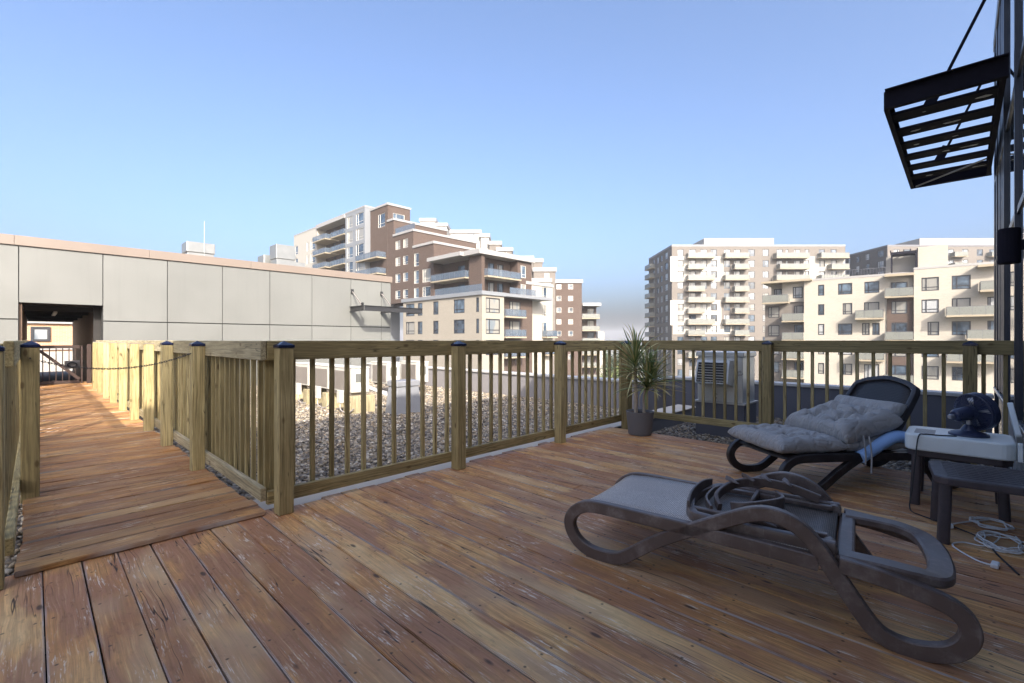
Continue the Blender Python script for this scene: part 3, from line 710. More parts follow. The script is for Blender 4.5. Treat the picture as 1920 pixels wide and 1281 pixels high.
for i in range(16):
    xx = CX0 + .50 + rp.randrange(6) * .545; yy = rp.uniform(CY0 + .1, CY1 - .1); r = rp.uniform(.015, .05)
    R3 = Matrix.Rotation(R_(-4), 3, 'Y'); c0 = Vector((xx, yy, CZ - .02)); k = 9
    pts = [c0 + R3 @ Vector((math.cos(6.28 * j / k) * r * rp.uniform(.5, 1.1), math.sin(6.28 * j / k) * r * rp.uniform(.6, 1.8), -.0165)) for j in range(k)]
    m.add(pts, [tuple(reversed(range(k)))])
cadd('peeled_paint', m, 'rust')
lam = thing('wall_lamp', 'black cylinder wall lamp on an arm from the glass facade', 'lamp', (4.48, FACADE, 1.79))
m = MB(); m.lathe([(.05, -.115), (.055, -.108), (.055, .108), (.05, .115)], 20, Matrix.Translation((0, .125, 0))); build('shade', m, 'steel', lam, smooth=False)
m = MB(); m.b6(-.02, .02, 0, .075, -.03, .03); build('arm', m, 'steel', lam)
m = MB(); m.b6(-.045, .045, .016, .03, -.07, .07); build('wall_plate', m, 'steel', lam)

# ------------------------------------------------------------------ loungers
PROF = [(.90, .262), (.72, .268), (.52, .272), (.329, .275), (.145, .276), (-.10, .276), (-.19, .252), (-.245, .20), (-.255, .14), (-.215, .072), (-.135, .032), (-.03, .027), (.06, .052), (.208, .16),
        (.329, .236), (.45, .302), (.57, .366), (.66, .408), (.73, .420), (.80, .405), (.855, .370), (.905, .310), (.95, .242), (1.0, .168), (1.045, .102), (1.09, .050), (1.15, .027), (1.22, .028), (1.295, .055), (1.338, .105), (1.345, .160), (1.315, .205), (1.255, .232), (1.17, .250), (1.08, .265), (.97, .275)]
WID = .65
def panel_strip(m, pts, w0, w1, t=.006, cols_=6, sag=.012):
    """a sling between two side rails through (s,z) points, sagging in the middle"""
    k = cols_ + 1; vs = []; fs = []
    for (s_, z_) in pts:
        for j in range(k):
            f = j / cols_; vs.append((s_, w0 + (w1 - w0) * f, z_ - sag * 4 * f * (1 - f)))
    for i in range(len(pts) - 1):
        for j in range(cols_): a = i * k + j; fs.append((a, a + 1, a + k + 1, a + k))
    m.add(vs, fs)
def lounger(label, loc, ang, dark, folded):
    t = thing('sun_lounger', label, 'sun lounger', loc, ang, 'resin sun loungers on the deck')
    pl = 'plasticd' if dark else 'plastic'
    sec = rrect(.021, .031, .005, 1)
    for w in (0, WID):
        path = spline([(s_, w, z_) for s_, z_ in PROF], 6)
        m = MB(); m.sweep(path, sec, up=(0, 1, 0)); build('side_frame', m, pl, t, smooth=True)
        for q in (-.15, 1.15): m = MB(); m.b6(q, q + .055, w - .018, w + .018, 0.0, .016); build('foot_pad', m, pl, t)
    for s_, z_ in ((-.06, .262), (.30, .25), (.93, .25)):
        m = MB(); m.b6(s_ - .02, s_ + .02, .024, WID - .024, z_ - .02, z_ + .012); build('cross_bar', m, pl, t, bevel=.004)
    # seat sling: runs over the foot bar, corners rounded
    m = MB(); panel_strip(m, [(-.195 + .0, .262), (-.15, .284), (-.05, .292), (.1, .294), (.4, .293), (.7, .290), (.93, .288)], .014, WID - .014); o = build('seat_sling', m, 'textiled' if dark else 'textile', t, smooth=True)
    sm = o.modifiers.new('solid', 'SOLIDIFY'); sm.thickness = .008
    # handle ring at the head end
    U = spline([(.98, .055, .285), (1.10, .055, .285), (1.20, .065, .278), (1.275, .12, .262), (1.30, WID / 2, .252), (1.275, WID - .12, .262), (1.20, WID - .065, .278), (1.10, WID - .055, .285), (.98, WID - .055, .285)], 6)
    m = MB(); m.sweep(U, rrect(.020, .042, .008, 1), up=(0, 0, 1)); build('head_handle', m, pl, t, smooth=True)
    m = MB(); m.b6(.955, 1.02, .03, WID - .03, .245, .298); build('head_bar', m, pl, t, bevel=.012)
    # backrest
    L = .62; r = .13; a = .045; ring = []
    outline = [(0, a), (L - r, a), (L - .04, a + .05), (L, a + r + .04), (L + .015, WID / 2), (L, WID - a - r - .04), (L - .04, WID - a - .05), (L - r, WID - a), (0, WID - a)]
    if folded: bp, th = (.955, 0, .318), math.pi                          # folded forward on to the seat, ribs up
    else: bp, th = (.66, 0, .300), R_(58)
    def bt(p):                                                             # (l, w, n) -> lounger frame
        l, w, nn = p; c, s_ = math.cos(th), math.sin(th); return (bp[0] + l * c - nn * s_, w, bp[2] + l * s_ + nn * c)
    path = [bt((p.x, p.y, 0)) for p in spline([(l, w, 0) for l, w in outline], 5)]
    nrm = Vector(bt((0, 0, 1))) - Vector(bt((0, 0, 0)))
    bk = build('backrest', MB().sweep(path, rrect(.026, .020, .008, 2), up=nrm), pl, t, smooth=True)
    m = MB(); n_ = 8; k = 7
    vs = []; fs = []
    for i in range(n_ + 1):
        l = .005 + (L - .0) * i / n_; inset = a + .012 + max(0, (l - (L - .14)) / .14) ** 2 * .13
        for j in range(k): f = j / (k - 1); vs.append(bt((l, inset + (WID - 2 * inset) * f, .003 + .02 * f * (1 - f))))
    for i in range(n_):
        for j in range(k - 1): q = i * k + j; fs.append((q, q + 1, q + k + 1, q + k))
    m.add(vs, fs); o = build('sling', m, 'textiled' if dark else 'textiles', bk, smooth=True); sm = o.modifiers.new('solid', 'SOLIDIFY'); sm.thickness = .005
    if folded:
        for w in (.12, WID - .12):                                        # ribs and ratchet arms on the back of the backrest
            m = MB(); m.sweep([bt((.03, w, -.016)), bt((.58, w, -.016))], rrect(.014, .012, .004, 1), up=(0, 1, 0)); build('rib', m, pl, bk)
        arcp = spline([bt((.60, .10, -.03)), bt((.615, .20, -.045)), bt((.62, WID / 2, -.05)), bt((.615, WID - .2, -.045)), bt((.60, WID - .10, -.03))], 6)
        m = MB(); m.sweep(arcp, rrect(.028, .006, .003, 1), up=(0, 0, 1)); build('rib', m, pl, bk, smooth=True)
        arcp = spline([bt((.50, .13, -.025)), bt((.545, .22, -.035)), bt((.55, WID / 2, -.04)), bt((.545, WID - .22, -.035)), bt((.50, WID - .13, -.025))], 6)
        m = MB(); m.sweep(arcp, rrect(.02, .006, .003, 1), up=(0, 0, 1)); build('rib', m, pl, bk, smooth=True)
        m = MB(); m.sweep([bt((.36, .10, -.02)), bt((.36, WID - .10, -.02))], rrect(.018, .010, .004, 1), up=(0, 0, 1)); build('rib', m, pl, bk)
        arcp = spline([bt((.47, .17, -.03)), bt((.50, .24, -.06)), bt((.46, .40, -.085)), bt((.36, .50, -.095)), bt((.22, .53, -.085)), bt((.08, .53, -.05))], 6)
        m = MB(); m.sweep(arcp, rrect(.022, .010, .004, 1), up=(0, 0, 1)); build('ratchet_arm', m, pl, bk, smooth=True)
        for i in range(4):                                                  # teeth standing up from the ratchet arm
            q = Vector(arcp[12 + i * 4]); m = MB(); m.add([(-.04, -.012, -.012), (.045, -.012, -.015), (.045, .012, -.015), (-.04, .012, -.012), (-.045, 0, .014), (-.005, 0, .012)], [(0, 1, 5, 4), (1, 2, 5), (2, 3, 4, 5), (3, 0, 4), (3, 2, 1, 0)]); build('ratchet_tooth', m, pl, bk, bevel=.006, loc=q + Vector((0, 0, .03)), rot=(R_(rb.uniform(-20, 20)), 0, R_(-30 - i * 9)))
        arcp = spline([bt((.42, .20, -.03)), bt((.36, .16, -.05)), bt((.28, .22, -.06)), bt((.22, .33, -.06)), bt((.26, .45, -.05))], 6)
        m = MB(); m.sweep(arcp, rrect(.030, .008, .003, 1), up=(0, 0, 1)); build('ratchet_arm', m, pl, bk, smooth=True)
        m = MB(); m.box((0, 0, 0), (.12, .03, .02)); build('catch', m, pl, bk, bevel=.005, loc=bt((.27, .08, -.03)), rot=(0, R_(20), R_(25)))
    for q in (.03, WID - .10): m = MB(); m.tube([(.935, q, .315), (.935, q + .07, .315)], .028, 12); build('hinge', m, pl, t, smooth=True)
    return t
A1 = -82.55
l1o = Vector((2.117, 1.315, 0))
lounger('brown resin sun lounger with its backrest folded down and ribs showing', l1o, R_(A1), False, True)
# second lounger: the far side frame stands at (4.46,1.36), the near one is .65 m towards the glass wall
A2 = R_(-38); u2 = Vector((math.cos(A2), math.sin(A2), 0)); n2 = Vector((-math.sin(A2), math.cos(A2), 0))
l2o = Vector((4.51, 1.32, 0)) - n2 * WID
lounger('black resin sun lounger with raised mesh backrest under grey cushions', l2o, A2, True, False)
def L2(s_, w, z): return l2o + u2 * s_ + n2 * w + Vector((0, 0, z))

def pad(nx, ny, lx, ly, T, tufts, seed, ears=.03):
    """a tufted cushion: top and bottom skins of a grid, dimpled at the tufts"""
    r = random.Random(seed); ph = [r.uniform(0, 6.28) for _ in range(12)]
    def hgt(u, v, top):
        U, W = 2 * u - 1, 2 * v - 1
        e = max(0., (1 - abs(U) ** 7)) ** .5 * max(0., (1 - abs(W) ** 7)) ** .5
        x, y = u * lx, v * ly; h = e
        for i, (tu, tv) in enumerate(tufts):
            dx, dy = x - tu * lx, y - tv * ly; d = math.hypot(dx, dy)
            h -= .75 * e * math.exp(-(d / .05) ** 2)
            h -= .13 * e * math.exp(-(d / .15) ** 2) * (1 + math.sin(math.atan2(dy, dx) * (6 + i % 3) + ph[i % 12] + 9 * d))
        h += .05 * e * math.sin(13 * x + ph[0]) * math.sin(11 * y + ph[1]) + .045 * e * math.sin(38 * x + 24 * y + 3 * math.sin(9 * y) + ph[2]) * (.5 + .5 * math.sin(7 * x + ph[3]))
        return T * (.60 * h if top else -.40 * h)
    vs = []; fs = []; W_ = nx + 1
    for side in (1, 0):
        for j in range(ny + 1):
            for i in range(nx + 1):
                u, v = i / nx, j / ny; U, W = 2 * u - 1, 2 * v - 1
                pin = 1 + ears * (abs(U) * abs(W)) ** 3 - .035 * (1 - abs(U) ** 3) * (abs(W) ** 4) - .0 
                vs.append((U * lx / 2 * (1 + ears * (abs(U * W)) ** 4 - .02 * (1 - W * W)), W * ly / 2 * pin, hgt(u, v, side)))
    N = W_ * (ny + 1)
    for j in range(ny):
        for i in range(nx):
            a = j * W_ + i; fs.append((a, a + 1, a + W_ + 1, a + W_)); b = a + N; fs.append((b, b + W_, b + W_ + 1, b + 1))
    m = MB(); m.add(vs, fs)
    me = m.mesh('pad', True); bm = bmesh.new(); bm.from_mesh(me); bmesh.ops.remove_doubles(bm, verts=bm.verts, dist=.0004); bmesh.ops.recalc_face_normals(bm, faces=bm.faces); bm.to_mesh(me); bm.free()
    me.polygons.foreach_set('use_smooth', [True] * len(me.polygons)); return me
def place(o, c, ax, ay, parent):
    ax = Vector(ax).normalized(); az = ax.cross(Vector(ay)).normalized(); ay = az.cross(ax)
    mt = Matrix((ax, ay, az)).transposed().to_4x4(); mt.translation = Vector(c) - Vector(parent.location); o.parent = parent; o.matrix_local = mt
cu = thing('seat_cushion', 'long tufted grey seat cushion lying on the black lounger', 'cushion', L2(.2, WID / 2, .3))
for s0, s1, sd in ((-.27, .27, 1), (.275, .80, 2)):
    o = link('pad', pad(64, 70, s1 - s0, .68, .15, [(.33, .25), (.33, .75), (.72, .25), (.72, .75), (.5, .5)], sd), 'cushion'); place(o, L2((s0 + s1) / 2, WID / 2, .352), u2, n2, cu)
pw = thing('back_cushion', 'plump tufted grey back cushion propped on the seat cushion', 'cushion', L2(.5, WID / 2, .42))
o = link('pad', pad(64, 70, .50, .66, .21, [(.33, .33), (.33, .70), (.68, .30), (.68, .72)], 5), 'cushion'); place(o, L2(.50, WID / 2 - .02, .475), u2 + Vector((0, 0, .28)), n2, pw)
o = link('pad', pad(44, 50, .40, .62, .14, [(.5, .3), (.5, .7)], 9), 'cushion'); place(o, L2(.70, WID / 2, .50), u2 * .6 + Vector((0, 0, .8)), n2, pw)
for w_, s_ in ((.0, .43), (.03, .41)):
    m = MB(); p = L2(s_, w_ - .04, .44) - Vector(pw.location)
    m.tube(spline([p, p + Vector((-.02, -.01, -.04)), p + Vector((-.03, -.02, -.14)), p + Vector((-.045, -.02, -.27 + w_ * 2))]), .006, 6); build('tie', m, 'cushion', pw, smooth=True)
# blue foam tube split over the lounger's arm
nd = thing('foam_tube', 'light blue foam tube tied over the black lounger arm', 'foam tube', L2(.6, 0, .4))
arm = [p for p in spline([L2(s_, 0, z_) for s_, z_ in PROF], 6)]
seg_ = [p - Vector(nd.location) for p in arm[14 * 6 + 3:20 * 6]]
m = MB(); m.tube(seg_, .047, 14); build('foam', m, 'blue', nd, smooth=True)
seg2 = [p + n2 * WID for p in seg_]; m = MB(); m.tube(seg2, .044, 14); nd2 = thing('foam_tube', 'light blue foam tube on the lounger arm behind the cushions', 'foam tube', nd.location); build('foam', m, 'blue', nd2, smooth=True)
m = MB(); m.tube([Vector(seg_[5]) + Vector((.05 * math.cos(a) * u2.y, 0, 0)) + Vector((0, .05 * math.cos(a), 0)) * 1 + Vector((0, 0, .05 * math.sin(a))) for a in [6.283 * i / 16 for i in range(16)]], .004, 5, closed=True); build('string', m, 'capgrey', nd)

# ------------------------------------------------------------------ side tables and what stands on them
def side_table(label, x, y, rz, w=.50, d=.52, h=.40):
    t = thing('side_table', label, 'table', (x, y, 0), rz, 'low resin side tables')
    c = .05; P = [(0, -d + c), (0, -c), (c, 0), (w - c, 0), (w, -c), (w, -d + c), (w - c, -d), (c, -d)]
    n = len(P); m = MB(); m.add([(a, b, h - .045) for a, b in P] + [(a, b, h) for a, b in P], [tuple(range(n)), tuple(range(2 * n - 1, n - 1, -1))] + [(i, i + n, (i + 1) % n + n, (i + 1) % n) for i in range(n)])
    bm_ = m.mesh('top'); o = link('top', bm_, 'table', t); b = o.modifiers.new('bevel', 'BEVEL'); b.width = .008; b.segments = 3
    m = MB()
    for i in range(9):
        m.b6(.06 + i * (w - .12) / 8 - .0015, .06 + i * (w - .12) / 8 + .0015, -d + .06, -.06, h + .0002, h + .0022)
    for i in range(9):
        m.b6(.06, w - .06, -d + .06 + i * (d - .12) / 8 - .0015, -d + .06 + i * (d - .12) / 8 + .0015, h + .0003, h + .0019)
    build('surface_grid', m, 'table', t)
    for a, b in ((.05, -.05), (w - .05, -.05), (.05, -d + .05), (w - .05, -d + .05)):
        sx, sy = (-1 if a < .1 else 1), (1 if b > -.1 else -1)
        m = MB(); m.sweep([(a, b, h - .03), (a + sx * .004, b + sy * .004, h * .5), (a + sx * .012, b + sy * .012, 0)], rrect(.028, .028, .016, 3)); build('leg', m, 'table', t, smooth=True)
    return t
side_table('low black resin side table with a bare scuffed top', 3.62, .115, R_(6), h=.385)
side_table('low black resin side table under the white appliance', 4.35, .285, R_(0), h=.395)
ac = thing('air_conditioner', 'white portable air conditioner body lying on its side on the table', 'air conditioner', (4.34, .30, .396))
def rslab(x0, x1, y0, y1, z0, z1, r):
    P = [((x0 + x1) / 2 + a, (y0 + y1) / 2 + b) for a, b in rrect((x1 - x0) / 2, (y1 - y0) / 2, r, 5)]; n = len(P); m = MB()
    m.add([(a, b, z0) for a, b in P] + [(a, b, z1) for a, b in P], [tuple(reversed(range(n))), tuple(range(n, 2 * n))] + [(i, (i + 1) % n, (i + 1) % n + n, i + n) for i in range(n)]); return m
build('body', rslab(-.02, .43, -.55, 0, 0, .112, .07), 'white', ac, bevel=.012)
m = MB()
for i in range(5): m.b6(.06 + i * .045, .085 + i * .045, -.16, -.05, .1122, .1135)
build('vent_slots', m, 'capgrey', ac)
m = MB(); m.b6(.0, .03, -.575, -.552, .0, .12); build('bracket', m, 'white', ac, bevel=.004)
for q in (-.18, -.30): m = MB(); m.b6(-.0225, -.0202, q, q + .07, .03, .085); build('label_plate', m, 'white', ac)
# desk fan
fa = thing('desk_fan', 'small navy desk fan standing on the white appliance', 'fan', (4.53, -.03, .5085), R_(-42))
m = MB(); m.lathe([(.105, 0), (.105, .012), (.09, .022), (.045, .036), (.035, .055), (.02, .075), (.0, .078)], 28); build('base', m, 'fan', fa, smooth=True)
m = MB(); m.tube([(0, 0, .05), (.005, 0, .11)], .014, 10); build('neck', m, 'silver', fa, smooth=True)
FX = Matrix.Translation((.0, 0, .155)) @ Matrix.Rotation(R_(90 - 10), 4, 'Y')
m = MB(); m.lathe([(0, -.115), (.03, -.112), (.043, -.095), (.046, -.03), (.05, .02), (.0, .022)], 20, FX); build('motor', m, 'fan', fa, smooth=True)
m = MB(); m.lathe([(0, -.15), (.014, -.147), (.018, -.135), (.014, -.117), (0, -.116)], 14, FX); build('knob', m, 'silver', fa, smooth=True)
cage = MB()
for z_, r_ in ((.035, .125), (.085, .125)): cage.tube([FX @ Vector((r_ * math.cos(a), r_ * math.sin(a), z_)) for a in [6.283 * i / 36 for i in range(36)]], .005, 6, closed=True)
for i in range(44):
    a = 6.283 * i / 44; c, s_ = math.cos(a), math.sin(a)
    cage.tube([FX @ Vector((r_ * c, r_ * s_, z_)) for r_, z_ in ((.04, -.012), (.09, .0), (.122, .03), (.126, .06), (.122, .09), (.09, .108), (.03, .118))], .0016, 4)
cage.lathe([(.033, .115), (.03, .122), (0, .124)], 16, FX)
build('cage', cage, 'fan', fa)
m = MB(); m.lathe([(.1265, .050), (.1285, .054), (.1285, .090), (.1265, .094)], 40, FX); build('cage_band', m, 'fan', fa, smooth=True)
for i in range(4):
    a0 = 6.283 * i / 4; vs = []
    for r_ in (.02, .06, .10):
        for da, dz in ((-.30, .035), (0, .05), (.35, .075)): vs.append(FX @ Vector((r_ * math.cos(a0 + da), r_ * math.sin(a0 + da), dz)))
    m = MB(); m.add(vs, [(0, 1, 4, 3), (1, 2, 5, 4), (3, 4, 7, 6), (4, 5, 8, 7)]); o = build('blade', m, 'silver', fa, smooth=True); o.modifiers.new('solid', 'SOLIDIFY').thickness = .003
# leaning white panel
m = rslab(-.10, .10, -.14, .14, 0, .03, .02); o = build('white_panel', m, 'white', bevel=.005, loc=(4.85, -.255, .56)); o.rotation_euler = (R_(78), R_(38), R_(-8)); tag(o, 'white plastic panel tilted against the glass beside the appliance', 'panel')
# cords
m = MB(); m.tube(spline([(4.40, .03, .513), (4.36, .12, .512), (4.34, .19, .512), (4.295, .22, .50), (4.27, .235, .36), (4.24, .25, .15), (4.20, .26, .012), (4.10, .20, .008), (4.0, .05, .008), (3.86, -.08, .008), (3.62, -.14, .008), (3.40, -.2, .008)], 8), .0045, 6); tag(build('fan_cord', m, 'cordb', smooth=True), 'black cord hanging from the fan down to the deck', 'cord')
rc = random.Random(11)
def coil(label, cx_, cy_, n, rx, ry, lead, mat='cord', r=.0042):
    pts = [Vector(p) for p in lead]
    for i in range(n * 10):
        a = 6.283 * i / 10; k = 1 + .22 * math.sin(i * 1.7) + rc.uniform(-.08, .08)
        pts.append(Vector((cx_ + rx * k * math.cos(a), cy_ + ry * k * math.sin(a), .006 + .004 * (i // 10) * .9 + rc.uniform(0, .004))))
    t = thing('extension_cord', label, 'cord', (cx_, cy_, 0))
    m = MB(); m.tube(spline([p - Vector((cx_, cy_, 0)) for p in pts], 5), r, 6); build('cable', m, mat, t, smooth=True)
    e = pts[0] - Vector((cx_, cy_, 0)); m = MB(); m.box((0, 0, 0), (.065, .03, .022)); build('plug', m, mat, t, bevel=.005, loc=e + Vector((0, 0, .006)), rot=(0, 0, rc.uniform(-.5, .5)))
coil('white extension cord coiled in loops under the bare side table', 3.86, -.16, 5, .14, .09, [(3.44, -.12, .01), (3.47, -.05, .008), (3.62, .04, .008), (3.72, .0, .008), (3.75, -.1, .008)])
coil('white cord lying loosely under the appliance table', 4.22, -.13, 3, .10, .08, [(3.98, .06, .01), (4.05, .04, .008), (4.15, -.02, .01)])

# ------------------------------------------------------------------ potted dracaena
pt = thing('potted_plant', 'spiky dracaena with two canes in a dark grey pot', 'plant', (5.25, 2.88, 0))
m = MB(); m.lathe([(.0, 0.0), (.130, 0), (.140, .01), (.168, .285), (.170, .29), (.158, .29), (.152, .26), (.0, .26)], 40); build('pot', m, 'pot', pt, smooth=False).modifiers.new('b', 'BEVEL').width = .002
pt.children[0].data.polygons.foreach_set('use_smooth', [True] * len(pt.children[0].data.polygons))
m = MB(); m.lathe([(.0, .272), (.08, .270), (.150, .262)], 20); build('soil', m, 'soil', pt)
def leafmesh(L, w, droop):
    m = MB(); n = 7; vs = []; fs = []
    for i in range(n + 1):
        f = i / n; a = droop * f * f; x = L * f * math.cos(a * .5); z = -L * f * math.sin(a * .5)
        ww = w * (0.55 + .9 * f) * (1 - f) ** .55 if f < 1 else 0
        vs += [(x, -ww, z), (x, 0, z - ww * .35), (x, ww, z)]
    for i in range(n): a = 3 * i; fs += [(a, a + 1, a + 4, a + 3), (a + 1, a + 2, a + 5, a + 4)]
    m.add(vs, fs); return m.mesh('leaf', True)
rl = random.Random(4)
LV = [leafmesh(L * 1.22, .0115, d) for L, d in ((.30, .2), (.34, .35), (.36, .6), (.40, .5), (.33, .8), (.38, .15))]
for me in LV: me.materials.append(M['leaf'])
LD = [leafmesh(.34, .006, 1.5), leafmesh(.38, .006, 1.1)]
for me in LD: me.materials.append(M['leafd'])
# heads: (x,y along the picture's right/left, z)
Rv = Vector((math.sin(AZ), -math.cos(AZ), 0))
for base, mid, top, r in (((-.05, 0), (-.05, .0, .5), (-.045, .02, .78), .022), ((.05, .01), (.06, -.01, .45), (.12, 0, .62), .017), ((.03, -.03), (.02, -.03, .45), (.03, -.05, .60), .014)):
    pth = spline([Rv * base[0] + Vector((0, base[1], .24)), Rv * mid[0] + Vector((0, mid[1], mid[2])), Rv * top[0] + Vector((0, top[1], top[2]))], 6)
    m = MB(); m.tube(pth, r, 10); build('cane', m, 'cane', pt, smooth=True)
for (hx, hy, hz, n, spread) in ((-.045, .02, .78, 105, .20), (.135, 0, .62, 95, .12), (.02, -.07, .58, 95, .10)):
    for i in range(n):
        f = i / n; az = i * 2.39996 + rl.uniform(-.2, .2); el = R_(86 - 96 * f ** 1.05 + rl.uniform(-9, 9))
        me = rl.choice(LD) if (el < R_(-8) and rl.random() < .55) else rl.choice(LV)
        o = link('leaf', me, None, pt, Rv * hx + Vector((0, hy, hz + spread * (1 - f) - .02)), (rl.uniform(-.6, .6), -el, az)); s_ = rl.uniform(.7, 1.12) * (1.0 if hz < .7 else 1.05); o.scale = (s_, 1.0, s_)

# ------------------------------------------------------------------ chain and plate across the walkway
pA, pB = Vector((-.025, 4.83, 1.04)), Vector((.99, 4.80, 1.075))
ch = thing('chain', 'rusty link chain hung across the walkway between two posts', 'chain', pA)
N_ = 62; m = MB()
for i in range(N_):
    f = (i + .5) / N_; p = pA.lerp(pB, f); p.z -= .125 * 4 * f * (1 - f) * .9; p -= pA
    f2 = f + .01; q = pA.lerp(pB, f2); q.z -= .125 * 4 * f2 * (1 - f2) * .9; d = (q - pA - p).normalized()
    sd = Vector((0, 1, 0)) if i % 2 else d.cross(Vector((0, 1, 0))).normalized()
    m.tube([p + d * (.013 * math.cos(a)) + sd * (.006 * math.sin(a)) for a in [6.283 * j / 10 for j in range(10)]], .0022, 4, closed=True)
build('links', m, 'chain', ch)
m = MB()
for q in (.005, 1.01): m.tube([(q, -.02, 0 if q < .5 else .035), (q, .01, 0 if q < .5 else .035)], .006, 6)
build('hook', m, 'chain', ch)
m = MB(); m.box((.225, -.004, -.055), (.085, .006, .06)); o = build('plate', m, 'capgrey', ch, bevel=.002); o['label'] = 'small grey plate with a dark padlock'
m = MB(); m.tube([(.225 + .026 * math.cos(a), -.011, -.055 + .017 * math.sin(a)) for a in [6.283 * j / 16 for j in range(16)]], .005, 6, closed=True); build('ring', m, 'cordb', o)

# ------------------------------------------------------------------ far buildings
_win = {}
def win_mesh(w, h, style):
    key = (round(w, 1), round(h, 1), style)
    if key not in _win:
        fw = .07 if style[0] == 'w' else .13
        a = MB()
        for x0, x1, z0, z1 in ((-w / 2, w / 2, -h / 2, -h / 2 + fw), (-w / 2, w / 2, h / 2 - fw, h / 2), (-w / 2, -w / 2 + fw, -h / 2 + fw, h / 2 - fw), (w / 2 - fw, w / 2, -h / 2 + fw, h / 2 - fw)): a.b6(x0, x1, -.05, .05, z0, z1)
        if w > .9:
            k = w * (.28 if style[-1] != 'c' else .5) - w / 2; a.b6(k - fw * .4, k + fw * .4, -.04, .05, -h / 2 + fw, h / 2 - fw)
        if h > 1.2 and style[-1] != 'd': z = -h / 2 + h * .27; a.b6(-w / 2 + fw, w / 2 - fw, -.03, .05, z - fw * .35, z + fw * .35)
        me = a.mesh('window'); me.materials.append(M['frwhite' if style[0] == 'w' else 'frdark'])
        b = MB(); b.add([(-w / 2 + .02, .02, -h / 2 + .02), (w / 2 - .02, .02, -h / 2 + .02), (w / 2 - .02, .02, h / 2 - .02), (-w / 2 + .02, .02, h / 2 - .02)], [(0, 1, 2, 3)])
        _win[key] = (me, {k: None for k in ('pane', 'paneb', 'panec', 'panew')}, b)
    return _win[key]
rw = random.Random(21)
